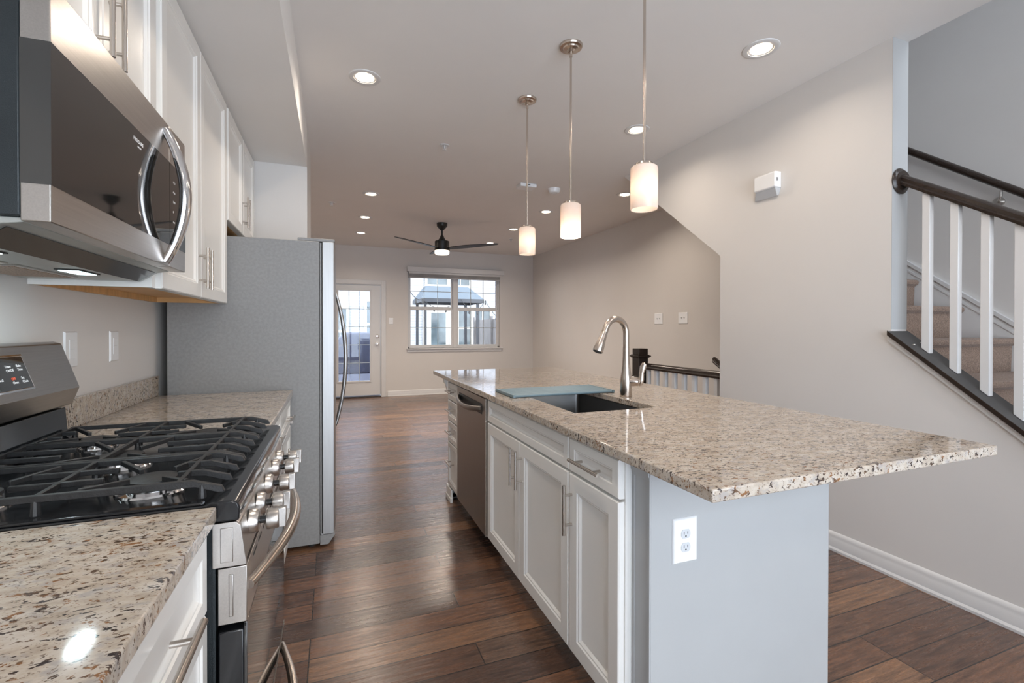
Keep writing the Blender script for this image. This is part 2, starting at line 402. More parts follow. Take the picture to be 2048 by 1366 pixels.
# ------------------------------------------------------------------ far window
win = thing('window_1', None, None, (2.21, YF+.08, WZ0)); struct(win)
f = MB(); fy0, fy1 = YF+.055, YF+.125
f.box(WX0, WX0+.03, fy0, fy1, WZ0, WZ1).box(WX1-.03, WX1, fy0, fy1, WZ0, WZ1).box(WX0, WX1, fy0, fy1, WZ1-.03, WZ1).box(WX0, WX1, fy0, fy1, WZ0, WZ0+.02)
f.box(2.175, 2.255, fy0-.01, fy1, WZ0, WZ1)
f.build('window_frame', TRIM, win, .003)
for (a, b) in ((WX0+.03, 2.175), (2.255, WX1-.03)):
    for (z0, z1, yy) in ((WZ0+.02, 1.64, fy0+.012), (1.64, WZ1-.03, fy0+.036)):
        s_ = MB(); q = .032
        s_.box(a, a+q, yy, yy+.025, z0, z1).box(b-q, b, yy, yy+.025, z0, z1).box(a+q, b-q, yy, yy+.025, z0, z0+q+.006).box(a+q, b-q, yy, yy+.025, z1-q, z1)
        so = s_.build('sash', TRIM, win, .002)
        g = MB()
        for k in (1, 2):
            x = a+q+(b-a-2*q)*k/3; g.box(x-.006, x+.006, yy+.009, yy+.016, z0+q, z1-q)
        z = (z0+z1)/2; g.box(a+q, b-q, yy+.009, yy+.016, z-.006, z+.006)
        g.build('muntin_grid', GREYM, so)
        MB().box(a+q, b-q, yy+.017, yy+.020, z0+q, z1-q).build('pane', GLASS, so)
st = MB().box(WX0-.03, WX1+.05, YF-.045, YF+.055, WZ0-.025, WZ0).box(WX0-.015, WX1+.03, YF-.016, YF, WZ0-.075, WZ0-.025)
st.build('window_sill', TRIM, win, .004)
bl = thing('window_blind', 'raised white window blind with flat valance above the living room window', 'blind', (2.22, YF-.03, 2.33))
MB().box(1.28, 3.19, YF-.075, YF-.06, 2.325, 2.415).box(1.28, 1.295, YF-.06, YF, 2.325, 2.415).box(3.175, 3.19, YF-.06, YF, 2.325, 2.415).build('valance', TRIM, bl, .003)
MB().box(1.31, 3.12, YF-.045, YF+.01, 2.29, 2.335).build('headrail', TRIM, bl)
sm_ = MB()
for k in range(13): sm_.box(1.315, 3.115, YF-.043+.002*(k % 2), YF+.006, 2.232+k*.0045, 2.2345+k*.0045)
sm_.build('slat_stack', BLIND, bl)
MB().box(1.315, 3.115, YF-.045, YF+.008, 2.212, 2.230).build('bottom_rail', BLIND, bl, .003)
MB().tube([(1.60, YF-.05, 2.29), (1.598, YF-.05, 1.9), (1.602, YF-.049, 1.5)], .002, 6).lathe([(0, -.03), (.006, -.03), (.003, 0), (0, 0)], (1.602, YF-.049, 1.5), 8).build('pull_cord', BLIND, bl)

# ------------------------------------------------------------------ patio door
dr = thing('door_1', None, None, (.35, YF+.06, 0)); struct(dr)
c_ = MB().box(DX0-.065, DX0+.012, YF-.016, YF, 0, DZ1+.065).box(DX1-.012, DX1+.065, YF-.016, YF, 0, DZ1+.065).box(DX0+.012, DX1-.012, YF-.016, YF, DZ1-.012, DZ1+.065)
c_.box(DX0, DX0+.025, YF, YF+.13, .0, DZ1).box(DX1-.025, DX1, YF, YF+.13, 0, DZ1).box(DX0+.025, DX1-.025, YF, YF+.13, DZ1-.025, DZ1)
c_.build('door_frame', TRIM, dr, .003)
MB().box(DX0+.02, DX1-.02, YF-.01, YF+.14, 0, .022).build('threshold', BRONZE, dr)
s0, s1, t0, t1 = DX0+.028, DX1-.028, .04, DZ1-.03
gx0, gx1, gz0, gz1 = .078, .618, .305, 1.94
slab = MB().box(s0, gx0, YF+.02, YF+.062, t0, t1).box(gx1, s1, YF+.02, YF+.062, t0, t1).box(gx0, gx1, YF+.02, YF+.062, t0, gz0).box(gx0, gx1, YF+.02, YF+.062, gz1, t1)
sl_o = slab.build('door_slab', TRIM, dr)
lf = MB()
for (a, b, c, d) in ((gx0-.028, gx0, gz0-.028, gz1+.028), (gx1, gx1+.028, gz0-.028, gz1+.028), (gx0, gx1, gz0-.028, gz0), (gx0, gx1, gz1, gz1+.028)): lf.box(a, b, YF+.008, YF+.02, c, d)
lf.build('lite_frame', TRIM, sl_o, .004)
g = MB()
for k in (1, 2): x = gx0+(gx1-gx0)*k/3; g.box(x-.005, x+.005, YF+.03, YF+.038, gz0, gz1)
for k in range(1, 5): z = gz0+(gz1-gz0)*k/5; g.box(gx0, gx1, YF+.03, YF+.038, z-.005, z+.005)
g.build('muntin_grid', GREYM, sl_o)
MB().box(gx0, gx1, YF+.04, YF+.044, gz0, gz1).build('pane', GLASS, sl_o)
kn = MB().lathe([(0, -.07), (.02, -.068), (.028, -.055), (.026, -.04), (.012, -.03), (.012, -.012), (.032, -.010), (.033, 0)], (.745, YF+.02, .975), 24, 'y')
kn.build('door_knob', NICKEL, dr)
MB().lathe([(0, -.022), (.022, -.020), (.030, -.010), (.031, 0)], (.745, YF+.02, 1.115), 24, 'y').build('deadbolt', NICKEL, dr)

# ------------------------------------------------------------------ cabinet helpers
DOORR = [(0, -.004), (.0035, 0), (.054, 0), (.058, -.004), (.063, -.0045), (.071, -.0115), (.078, -.0125)]
DRWR = [(0, -.004), (.0035, 0), (.034, 0), (.037, -.004), (.041, -.0045), (.048, -.0105), (.053, -.0115)]
def front(kind, sg, x, y0, y1, z0, z1, parent, name=None):
    """cabinet front in the plane x, facing sg"""
    g = .0015; y0 += g; y1 -= g; z0 += g; z1 -= g
    mb = MB().panel((x, y0, z0), (0, 1, 0), (0, 0, 1), (sg, 0, 0), y1-y0, z1-z0, DOORR if kind == 'door' else DRWR, .02)
    return mb.build(name or kind, CAB, parent)
def pull(parent, sg, x, a, b, vert=True, fix=0, off=.032, r=.006):
    """bar pull on the face x; a..b along z (vert) or y; fix is the other coordinate"""
    P = (lambda t, d: (x+sg*d, fix, t)) if vert else (lambda t, d: (x+sg*d, t, fix))
    L = b-a; mb = MB().cyl(P(a, off), P(b, off), r, n=16)
    for t in (a+L*.2, b-L*.2): mb.cyl(P(t, 0), P(t, off), r*.8, n=12)
    return mb.build('handle', STEELX, parent)

# ------------------------------------------------------------------ upper cabinets
XU = -.53; XUC = -.55
def upper(label, y0, y1, z0, z1, doors, wood=True):
    t = thing('wall_cabinet', label, 'cabinet', ((XL+XUC)/2, (y0+y1)/2, z0), 'white wall cabinets over the left counter')
    lip = .028
    y1_ = y1-.0015; y0_ = y0+.0015
    b = MB().box(XL+.001, XUC, y0_, y1_, z0+lip, z1)
    b.box(XL+.001, XUC, y0_, y0_+.016, z0, z0+lip).box(XUC-.018, XUC, y0_+.016, y1_, z0, z0+lip)
    b.build('cabinet_body', CAB, t)
    wd = MB().box(XL+.002, XUC-.018, y0_+.016, y1_-.016, z0+lip-.003, z0+lip-.0005)
    wd.box(XL+.002, XL+.018, y0_+.016, y1_-.016, z0, z0+lip-.003).box(XL+.018, XUC-.018, y1_-.016, y1_, z0, z0+lip-.003).box(XUC-.034, XUC-.018, y0_+.016, y1_-.016, z0, z0+lip-.003)
    wd.build('underside', MAPLE, t)
    for (a, b_, hz0, hz1, hy) in doors:
        d = front('door', 1, XU, a, b_, z0-.002, z1-.012, t)
        pull(d, 1, XU, hz0, hz1, True, hy)
    return t
upper('white wall cabinet above the microwave', 1.05, 1.83, 1.872, 2.462, [(1.07, 1.44, 1.915, 2.125, 1.405), (1.44, 1.815, 1.915, 2.125, 1.475)])
upper('tall white two door wall cabinet between microwave and fridge', 1.83, 2.892, 1.392, 2.462, [(1.862, 2.352, 1.428, 1.60, 2.315), (2.352, 2.872, 1.428, 1.60, 2.389)])
upper('short white wall cabinet above the fridge', 2.895, 3.81, 1.845, 2.462, [(2.91, 3.355, 1.885, 2.075, 3.318), (3.355, 3.795, 1.885, 2.075, 3.392)])

# ------------------------------------------------------------------ base cabinets
ZT = .884
def base_unit(name, label, cat, sg, x, xb, y0, y1, fronts, group=None, toe=.10, open_top=False):
    xc = x-sg*.02
    t = thing(name, label, cat, ((xc+xb)/2, (y0+y1)/2, 0), group)
    b = MB().box(xb, xc-sg*.06, y0+.001, y1-.001, 0, toe)
    if open_top:
        b.box(xb, xc, y0+.001, y1-.001, toe, .60); b.box(xc, xc+.02, y0+.001, y1-.001, .60, ZT-.001); b.box(xb-.02, xb, y0+.001, y1-.001, .60, ZT-.001)
        b.box(xc+.02, xb-.02, y0+.001, y0+.017, .60, ZT-.001).box(xc+.02, xb-.02, y1-.012, y1-.001, .60, ZT-.001)
    else: b.box(xb, xc, y0+.001, y1-.001, toe, ZT-.001)
    b.build('cabinet_body', CAB, t)
    for fr_ in fronts:
        kind, a, b_, z0, z1, h = fr_
        d = front(kind if kind != 'false_front' else 'drawer', sg, x, a, b_, z0, z1, t, {'drawer': 'drawer', 'door': 'door', 'false_front': 'false_drawer_front'}[kind])
        if h:
            if h[0] == 'v': pull(d, sg, x, h[1], h[2], True, h[3])
            else: pull(d, sg, x, h[1], h[2], False, h[3])
    return t
XBF = -.225
base_unit('base_cabinet', 'white base cabinet nearest the viewer under the left counter', 'cabinet', 1, XBF, XL+.001, -.55, .44,
          [('drawer', -.53, -.06, .73, .872, ('h', -.38, -.2, .80)), ('door', -.53, -.06, .115, .725, ('v', .53, .7, -.1)),
           ('drawer', -.055, .42, .73, .872, ('h', .09, .27, .80)), ('door', -.055, .42, .115, .725, ('v', .53, .7, .38))])
base_unit('base_cabinet', 'white drawer base cabinet just left of the range', 'cabinet', 1, XBF, XL+.001, .442, 1.045,
          [('drawer', .455, 1.035, .72, .872, ('h', .625, .865, .795)), ('drawer', .455, 1.035, .42, .715, ('h', .66, .90, .57)), ('drawer', .455, 1.035, .115, .415, ('h', .66, .90, .27))])
base_unit('base_cabinet', 'white base cabinet between the range and the fridge', 'cabinet', 1, XBF, XL+.001, 1.842, 2.88,
          [('drawer', 1.86, 2.355, .73, .872, ('h', 2.02, 2.20, .80)), ('door', 1.86, 2.355, .115, .725, ('v', .53, .7, 2.32)),
           ('drawer', 2.36, 2.865, .73, .872, ('h', 2.52, 2.70, .80)), ('door', 2.36, 2.865, .115, .725, ('v', .53, .7, 2.40))])
# counters with their splash strips
def counter(label, y0, y1, group='granite counters on the left'):
    t = thing('countertop', label, 'countertop', ((XL-.213)/2, (y0+y1)/2, ZT), group)
    MB().box(XL+.001, -.213, y0, y1, ZT, .914).build('slab', GRAN, t, .004, 3)
    MB().box(XL+.001, XL+.021, y0, y1, .9142, 1.016).build('backsplash', GRAN, t, .002)
counter('speckled granite counter in the near left corner, before the range', -.55, 1.052)
counter('speckled granite counter between the range and the fridge', 1.832, 2.886)

# ------------------------------------------------------------------ range
RY0, RY1 = 1.066, 1.820
rg = thing('gas_range', 'stainless and black gas range with cast iron grates', 'range', (-.5, 1.443, 0))
b = MB().box(-.845, -.222, RY0+.004, RY1-.004, .10, .878).box(-.82, -.28, RY0+.02, RY1-.02, 0, .10)
b.build('range_body', BLKMET, rg)
# cooktop with rolled front edge
ct = MB().prism([(-.80, .880), (-.80, .916), (-.235, .916), (-.225, .921), (-.188, .921), (-.178, .916), (-.174, .905), (-.176, .880)], 'y', 1.056, 1.829)
ct.build('cooktop', BLKEN, rg, .003)
# raised tray rim
for ry in (1.058, 1.809): MB().prism([(-.80, .9165), (-.80, .922), (-.24, .922), (-.236, .9165)], 'y', ry, ry+.018).build('cooktop_rim', BLKEN, rg, .002)
# control panel
cp = MB().prism([(-.222, .79), (-.222, .8795), (-.185, .8795), (-.176, .872), (-.166, .79)], 'y', 1.066, 1.820)
cpo = cp.build('control_panel', STEEL, rg, .003)
for yy in (1.056, 1.8205):
    ec = MB().prism([(-.222, .79), (-.222, .878), (-.182, .878), (-.173, .87), (-.162, .79)], 'y', yy, yy+.009)
    if yy < 1.3: ec.box(-.208, -.186, 1.0545, 1.0565, .800, .868)
    e_ = ec.build('end_cap', STEEL, rg, .002)
for ky in (1.16, 1.27, 1.42, 1.58, 1.69):
    kb = MB().lathe([(0, -.172), (.026, -.172), (.0255, -.160), (.022, -.154), (.010, -.152), (0, -.152)], (0, ky, .838), 28, 'x')
    ko = kb.build('knob', STEEL, rg)
    MB().cyl((-.153, ky, .838), (-.138, ky, .838), .008, n=14).build('shaft', BLKEN, ko)
    kk = MB().lathe([(0, -.139), (.021, -.139), (.0225, -.134), (.0215, -.116), (.019, -.113), (0, -.113)], (0, ky, .838), 28, 'x')
    kk.box(-.116, -.100, ky-.0075, ky+.0075, .818, .861)
    kk.build('grip', STEEL, ko, .0015)
# oven door
od = MB().box(-.215, -.170, 1.070, 1.816, .245, .655).build('oven_door', BLKEN, rg, .003)
MB().box(-.1698, -.164, 1.070, 1.816, .245, .668).build('door_glass', BLKGL, od, .001)
MB().box(-.215, -.164, 1.068, 1.818, .670, .783).box(-.196, -.188, 1.0665, 1.069, .685, .770).build('door_top_rail', STEEL, od, .003)
v_ = MB()
for k in range(9): v_.box(-.1642, -.1632, 1.15+k*.07, 1.20+k*.07, .765, .770)
v_.build('vent_slots', DARK, od)
def arch(parent, ya, yb, z, x0, bulge, rr, mat=NICKEL, name='handle', vert=False, flat=.9, n=30, p=1.0):
    pts = []; rs = []
    for k in range(n+1):
        t = k/n; s_ = math.sin(PI*t)**p
        a = ya+(yb-ya)*t; q = x0+bulge*s_
        pts.append((q, z, a) if vert else (q, a, z)); rs.append(rr*(.72+.28*math.sin(PI*t)))
    return MB().tube(pts, rs, 16, squash=flat).build(name, mat, parent)
arch(od, 1.085, 1.805, .735, -.163, .060, .0145)
sd = MB().box(-.215, -.166, 1.070, 1.816, .085, .236).build('storage_drawer', BLKGL, rg, .003)
MB().box(-.166, -.163, 1.070, 1.816, .226, .237).build('trim_strip', STEEL, sd)
arch(sd, 1.13, 1.76, .185, -.166, .058, .014)
# side edge detail seen beside the counter
MB().box(-.2235, -.2185, 1.0655, 1.0695, .25, .875).build('side_flange', BLKMET, rg)
# burners
for (bx, by, br_) in ((-.36, 1.20, .048), (-.64, 1.20, .038), (-.50, 1.443, .050), (-.36, 1.69, .042), (-.64, 1.69, .036)):
    bo = MB().lathe([(br_*1.35, .9162), (br_*1.3, .920), (br_, .923), (br_*.98, .937), (0, .937)], (bx, by, 0), 40).build('burner', CHROME, rg)
    MB().lathe([(0, .9372), (br_*.98, .9372), (br_*.95, .943), (br_*.6, .946), (0, .9465)], (bx, by, 0), 36).build('burner_cap', IRON, bo)
# grates
def bar(mb, x0, x1, y, z=.960, w_=.0045, slope_front=True, drop=.028):
    """bar along x with the front end bent down"""
    top = [(x0, z)]; h = .011
    if slope_front: pts = [(x0, z-h), (x0, z), (x1-.055, z), (x1-.006, z-drop*.55), (x1, z-drop), (x1-.012, z-drop), (x1-.05, z-h-.003), ]
    else: pts = [(x0, z-h), (x0, z), (x1, z), (x1, z-h)]
    mb.prism(pts, 'y', y-w_, y+w_)
def fing(mb, p, q, z0=.960, z1=.953, w_=.0045):
    p, q = Vector((*p, 0)), Vector((*q, 0)); d = (q-p).normalized(); n = Vector((-d.y, d.x, 0))*w_
    vs = []
    for (P_, zt) in ((p, z0), (q, z1)):
        for s_ in (1, -1):
            for dz in (0, -.011): vs.append((P_.x+n.x*s_, P_.y+n.y*s_, zt+dz))
    mb.add(vs, [(0, 2, 3, 1), (4, 5, 7, 6), (0, 1, 5, 4), (2, 6, 7, 3), (0, 4, 6, 2), (1, 3, 7, 5)])
for (g0, g1, ctr) in ((1.080, 1.322, 1.20), (1.326, 1.560, 1.443), (1.564, 1.806, 1.69)):
    g = MB(); W = g1-g0; xa, xb = -.745, -.205
    bar(g, xa, xb, g0+.006, w_=.0055); bar(g, xa, xb, g1-.006, w_=.0055)
    for fr_ in (.345, .655):
        if ctr == 1.443: bar(g, xa, -.60, g0+W*fr_, slope_front=False); bar(g, -.41, xb, g0+W*fr_)
        else: bar(g, xa, -.70, g0+W*fr_, slope_front=False); bar(g, -.575, -.43, g0+W*fr_, slope_front=False); bar(g, -.305, xb, g0+W*fr_)
    for cx in (-.735, -.50, -.285): g.box(cx-.0045, cx+.0045, g0+.006, g1-.006, .949, .9603)
    for cx in ((-.36, -.64) if ctr != 1.443 else (-.50,)):
        for (dx, dy) in ((.085, .10), (.085, -.10), (-.085, .10), (-.085, -.10)):
            fing(g, (cx+dx, ctr+dy), (cx+dx*.35, ctr+dy*.35))
    for (fx, fy) in ((xa+.01, g0+.006), (xa+.01, g1-.006), (-.245, g0+.006), (-.245, g1-.006), (-.5, g0+.006), (-.5, g1-.006)):
        g.tube([(fx, fy, .9225), (fx, fy, .951)], [.008, .006], 10)
    g.build('grate', IRON, rg, .0012, 1)
# backguard
MB().prism([(-.852, .917), (-.852, 1.02), (-.762, 1.02), (-.757, .955), (-.742, .917)], 'y', 1.076, 1.812).build('back_riser', BLKEN, rg, .003)
bgd = MB().prism([(-.852, 1.0205), (-.852, 1.217), (-.79, 1.219), (-.772, 1.213), (-.728, 1.080), (-.746, 1.030), (-.772, 1.0215)], 'y', 1.074, 1.814).build('backguard', BGST, rg, .003)
U = Vector((0, 1, 0)); Vv = (Vector((-.772, 0, 1.213))-Vector((-.728, 0, 1.080))).normalized(); Nn = U.cross(Vv).normalized()
if Nn.x < 0: Nn = -Nn
P0 = Vector((-.728, 1.29, 1.080))+Vv*.022
dp = MB().panel(P0+Nn*.0005, U, Vv, Nn, .305, .095, [(0, .002), (.0045, .0035), (.006, .0025)], .001).build('display_bezel', CHROME, bgd)
MB().panel(P0+Nn*.0032+U*.006+Vv*.006, U, Vv, Nn, .293, .083, [(0, .0005), (.001, .0008)], .0005).build('display', BLKGL, dp)
for (tx, ty, bod, mt) in ((.262, .062, 'Bake', TXTW), (.262, .052, 'Time', TXTW), (.218, .062, 'Timer', TXTW), (.218, .052, 'On/Off', TXTW), (.262, .030, 'Set', TXTW), (.262, .020, 'Clock', TXTW), (.224, .030, 'OFF', TXTR), (.224, .020, 'Oven', TXTW), (.175, .030, 'Broil', TXTW), (.175, .062, 'Delay', TXTW)):
    text(bod, .0095, mt, bgd, P0+U*tx+Vv*ty+Nn*.0046, U, Vv, Nn)

# ------------------------------------------------------------------ microwave
MY0, MY1 = 1.043, 1.826
mw = thing('microwave', 'stainless over the range microwave with black glass door and arched handle', 'microwave', (-.68, 1.44, 1.405))
MB().box(XL+.002, -.499, MY0+.001, MY1-.001, 1.4515, 1.862).build('microwave_body', BLKMET, mw, .003)
MB().prism([(XL+.002, 1.451), (XL+.002, 1.408), (-.575, 1.408), (-.53, 1.438), (-.499, 1.443), (-.499, 1.451)], 'y', MY0+.012, MY1-.006).build('hood_bottom', GREYM, mw, .002)
MB().prism([(-.5746, 1.4072), (-.5312, 1.4365), (-.5306, 1.4355), (-.574, 1.4062)], 'y', MY0+.03, MY1-.03).build('hood_intake_strip', BLKEN, mw)
for (a, b_) in ((1.12, 1.21), (1.50, 1.60)):
    MB().box(-.65, -.60, a-.008, b_+.008, 1.4055, 1.4075).build('lamp_bezel', DARK, mw)
    ho = MB().box(-.645, -.605, a, b_, 1.4035, 1.4053).build('hood_lamp_lens', HOODL, mw)
    l = bpy.data.lights.new('hood_lamp', 'AREA'); l.shape = 'RECTANGLE'; l.size = .035; l.size_y = .08; l.energy = .45; l.color = (.78, .95, 1)
    lo = bpy.data.objects.new('hood_lamp', l); COL.objects.link(lo); lo.parent = mw; lo.location = Vector((-.625, (a+b_)/2, 1.4025))-ORG[mw.name]
for (a, b_) in ((1.12, 1.40), (1.43, 1.71)):
    fl = MB().box(-.83, -.69, a, b_, 1.4045, 1.4075).build('filter_frame', STEEL, mw)
    MB().box(-.82, -.70, a+.012, b_-.012, 1.4035, 1.4045).build('grease_filter', MESHM, fl)
DXF = -.457
mdr = MB().box(-.4985, DXF, MY0, 1.668, 1.443, 1.862).build('microwave_door', STEEL, mw, .002)
MB().box(-.498, DXF+.0008, MY0-.0008, 1.6685, 1.5075, 1.7545).build('door_glass', BLKGL, mdr)
cpn = MB().box(-.4985, DXF, 1.672, MY1, 1.443, 1.862).build('control_column', STEEL, mw, .002)
MB().box(-.498, DXF+.0008, 1.6715, MY1+.0005, 1.5075, 1.7545).build('control_glass', BLKGL, cpn)
text('FRIGIDAIRE', .0125, TXTW, mw, (DXF+.0009, 1.40, 1.722), (0, 1, 0), (0, 0, 1), (1, 0, 0), name='brand_lettering')
text('GALLERY', .006, TXTW, mw, (DXF+.0009, 1.425, 1.711), (0, 1, 0), (0, 0, 1), (1, 0, 0), name='brand_lettering')
for k, bod in enumerate(('1 2 3', '4 5 6', '7 8 9', '0', 'start', 'off')):
    text(bod, .010, TXTW, mw, (DXF+.0009, 1.70, 1.70-k*.03), (0, 1, 0), (0, 0, 1), (1, 0, 0), name='keypad_lettering')
arch(mdr, 1.452, 1.835, 1.628, DXF+.001, .050, .0195, CHROME, 'handle', True, .8, 36, .85)

# ------------------------------------------------------------------ wall outlets, switches
def plate(name, label, cat, P, U, V, N, w_, h_, kind, group=None):
    P, U, V, N = map(Vector, (P, U, V, N))
    t = thing(name, label, cat, P-V*h_/2, group)
    MB().panel(P-U*w_/2-V*h_/2, U, V, N, w_, h_, [(0, .001), (.0015, .004), (.004, .006)], -.0002).build('cover_plate', PLASTIC, t, 0)
    def bx(u0, u1, v0, v1, n0, n1, nm, mt):
        vs = [P+U*a+V*b+N*c for c in (n0, n1) for b in (v0, v1) for a in (u0, u1)]
        mb = MB(); mb.add(vs, [(0, 2, 3, 1), (4, 5, 7, 6), (0, 1, 5, 4), (2, 6, 7, 3), (0, 4, 6, 2), (1, 3, 7, 5)]); return mb.build(nm, mt, t, .0006, 1)
    if kind == 'duplex':
        for dv in (-.0195, .0195):
            pts = []
            for k in range(28):
                a = 2*PI*k/28; pts.append(P+V*dv+U*(.0165*math.cos(a))+V*max(-.013, min(.013, .0165*math.sin(a))))
            mb = MB(); n_ = len(pts); mb.add([p+N*.005 for p in pts]+[p+N*.0075 for p in pts], [tuple(range(n_)), tuple(range(n_, 2*n_))]+[(i, (i+1) % n_, (i+1) % n_+n_, i+n_) for i in range(n_)])
            so = mb.build('socket', PLASTG, t)
            sm = MB()
            for du in (-.0065, .0065):
                a = P+V*(dv+.003)+U*du; vs = [a+U*x+V*y+N*z for z in (.0074, .0078) for y in (-.004, .004) for x in (-.001, .001)]
                sm.add(vs, [(0, 2, 3, 1), (4, 5, 7, 6), (0, 1, 5, 4), (2, 6, 7, 3), (0, 4, 6, 2), (1, 3, 7, 5)])
            a = P+V*(dv-.0065); sm.tube([a+N*.0074, a+N*.0078], .0026, 12)
            s_o = sm.build('slots', DARK, t); s_o.parent = so
    if kind in ('decora', 'decora2'):
        for du in ((0,) if kind == 'decora' else (-.023, .023)):
            bx(du-.0165, du+.0165, -.033, .033, .004, .0078, 'rocker', PLASTIC)
            bx(du-.0165, du+.0165, .0005, .0015, .0076, .0081, 'rocker_line', PLASTG)
    if kind in ('toggle', 'toggle2'):
        for du in ((0,) if kind == 'toggle' else (-.023, .023)):
            bx(du-.005, du+.005, -.012, .012, .005, .0068, 'toggle_slot', PLASTG)
            bx(du-.004, du+.004, .0, .012, .006, .016, 'toggle_lever', PLASTIC)
    return t
EY = (0, 1, 0); EZ = (0, 0, 1)
plate('wall_switch', 'white rocker switch plate partly hidden by the range backguard', 'switch', (XL, 2.072, 1.185), EY, EZ, (1, 0, 0), .085, .125, 'decora')
plate('wall_outlet', 'white single rocker plate on left wall above granite splash', 'outlet', (XL, 2.417, 1.185), EY, EZ, (1, 0, 0), .078, .125, 'decora')
plate('wall_outlet', 'white duplex outlet on the near end of the island', 'outlet', (.950, 1.0885, .648), (1, 0, 0), EZ, (0, -1, 0), .088, .130, 'duplex')
plate('light_switch', 'white switch plate beside the glazed patio door', 'switch', (.99, YF, 1.395), (1, 0, 0), EZ, (0, -1, 0), .08, .118, 'toggle')
plate('light_switch', 'left one of two double switch plates above the stair guard', 'switch', (XR, 4.885, 1.385), (0, -1, 0), EZ, (-1, 0, 0), .16, .135, 'toggle2')
plate('light_switch', 'right one of two double switch plates above the stair guard', 'switch', (XR, 4.44, 1.385), (0, -1, 0), EZ, (-1, 0, 0), .16, .135, 'toggle2')

# ------------------------------------------------------------------ fridge
FY0, FY1 = 2.899, 3.806
fg = thing('refrigerator', 'tall grey side by side refrigerator with curved steel handles', 'refrigerator', (-.4, 3.35, 0))
MB().box(-.808, -.076, FY0, FY1, .022, 1.757).build('fridge_body', FRSIDE, fg, .004)
MB().box(-.0755, -.062, FY0+.008, FY1-.008, .075, 1.752).build('door_gasket', DARK, fg)
MB().box(-.0735, -.066, FY0+.003, FY0+.008, .075, 1.75).build('gasket_trim', FRSIDE, fg)
ysp = 3.32
for (a, b_, hy) in ((FY0, ysp-.003, ysp-.035), (ysp+.003, FY1, ysp+.04)):
    # slightly bowed door
    n = 10; top = [(-.0615, a), (-.0615, b_)]+[(-.002+.014*math.sin(PI*(.08+.84*(k/n))), b_+(a-b_)*k/n) for k in range(n+1)]
    d = MB().prism(top, 'z', .072, 1.757).build('fridge_door', FRST, fg, .003, 2)
    arch(d, .62, 1.50, hy, .008, .066, .0125, FRST, 'handle', True, 1.0, 36, .8)
MB().prism([(-.19, FY0+.004), (.004, FY0+.004), (.008, FY0+.03), (-.02, FY0+.10), (-.19, FY0+.10)], 'z', 1.7575, 1.775).build('hinge_cover', FRSIDE, fg, .004)
MB().prism([(-.19, FY1-.10), (-.02, FY1-.10), (.008, FY1-.03), (.004, FY1-.004), (-.19, FY1-.004)], 'z', 1.7575, 1.775).build('hinge_cover', FRSIDE, fg, .004)
MB().prism([(-.075, .012), (-.075, .068), (.006, .068), (.006, .062), (-.03, .012)], 'y', FY0+.002, FY1-.002).build('base_grille', FRSIDE, fg, .002)
MB().box(-.07, .002, FY0+.01, FY0+.05, .0685, .0735).build('lower_hinge', CHROME, fg)
ft = MB()
for (x, y) in ((-.12, 2.95), (-.12, 3.75), (-.75, 2.95), (-.75, 3.75)): ft.cyl((x, y, 0), (x, y, .022), .02)
ft.build('feet', DARK, fg)

# ------------------------------------------------------------------ island
XI = .787; XIC = .807; XIB = 1.40
base_unit('island_cabinet', 'white island cabinet nearest the viewer with one drawer above one door', 'cabinet', -1, XI, XIB, 1.172, 1.494,
          [('drawer', 1.178, 1.491, .752, .872, ('h', 1.245, 1.437, .808)), ('door', 1.178, 1.491, .112, .746, ('v', .532, .708, 1.470))], 'white island base cabinets')
sb = base_unit('island_cabinet', 'white two door sink cabinet in the middle of the island', 'cabinet', -1, XI, XIB, 1.496, 2.446,
          [('false_front', 1.499, 2.443, .752, .872, None), ('door', 1.499, 1.972, .112, .746, ('v', .540, .712, 1.940)), ('door', 1.974, 2.443, .112, .746, ('v', .540, .712, 2.008))], 'white island base cabinets', open_top=True)
base_unit('island_cabinet', 'white four drawer cabinet at the far end of the island', 'cabinet', -1, XI, XIB, 3.112, 3.405,
          [('drawer', 3.118, 3.400, .742, .868, ('h', 3.18, 3.34, .808)), ('drawer', 3.118, 3.400, .59, .738, ('h', 3.18, 3.34, .672)), ('drawer', 3.118, 3.400, .435, .586, ('h', 3.18, 3.34, .518)), ('drawer', 3.118, 3.400, .112, .431, ('h', 3.18, 3.34, .30))], 'white island base cabinets')
# dishwasher
dw = thing('dishwasher', 'dark stainless dishwasher built into the island', 'dishwasher', (1.1, 2.78, 0))
MB().box(.83, 1.40, 2.458, 3.106, .10, .876).build('dishwasher_body', DARK, dw)
MB().box(.87, 1.38, 2.47, 3.095, 0, .10).build('toe_kick', DARK, dw)
ddr = MB().box(.782, .829, 2.468, 3.100, .108, .872).build('dishwasher_door', DWST, dw, .004)
MB().box(.7805, .829, 2.460, 2.467, .108, .872).build('side_trim', STEELX, dw)
hp = []; hr_ = []
for k in range(25):
    t = k/24; hp.append((.782-.040*math.sin(PI*t)**.6, 2.53+.51*t, .806-.018*math.sin(PI*t))); hr_.append(.013)
MB().tube(hp, hr_, 14, squash=1.25).build('handle', DWST, ddr)
MB().box(.7805, .7818, 2.53, 3.04, .775, .835).build('handle_recess', BLKMET, ddr)
# enclosure panels
pe = thing('island_end_panel', 'white painted end panel of the island nearest the viewer, with outlet', 'panel', (1.18, 1.13, 0))
MB().box(.8335, 1.556, 1.0885, 1.170, 0, ZT-.001).build('panel_board', PANELW, pe, .0015)
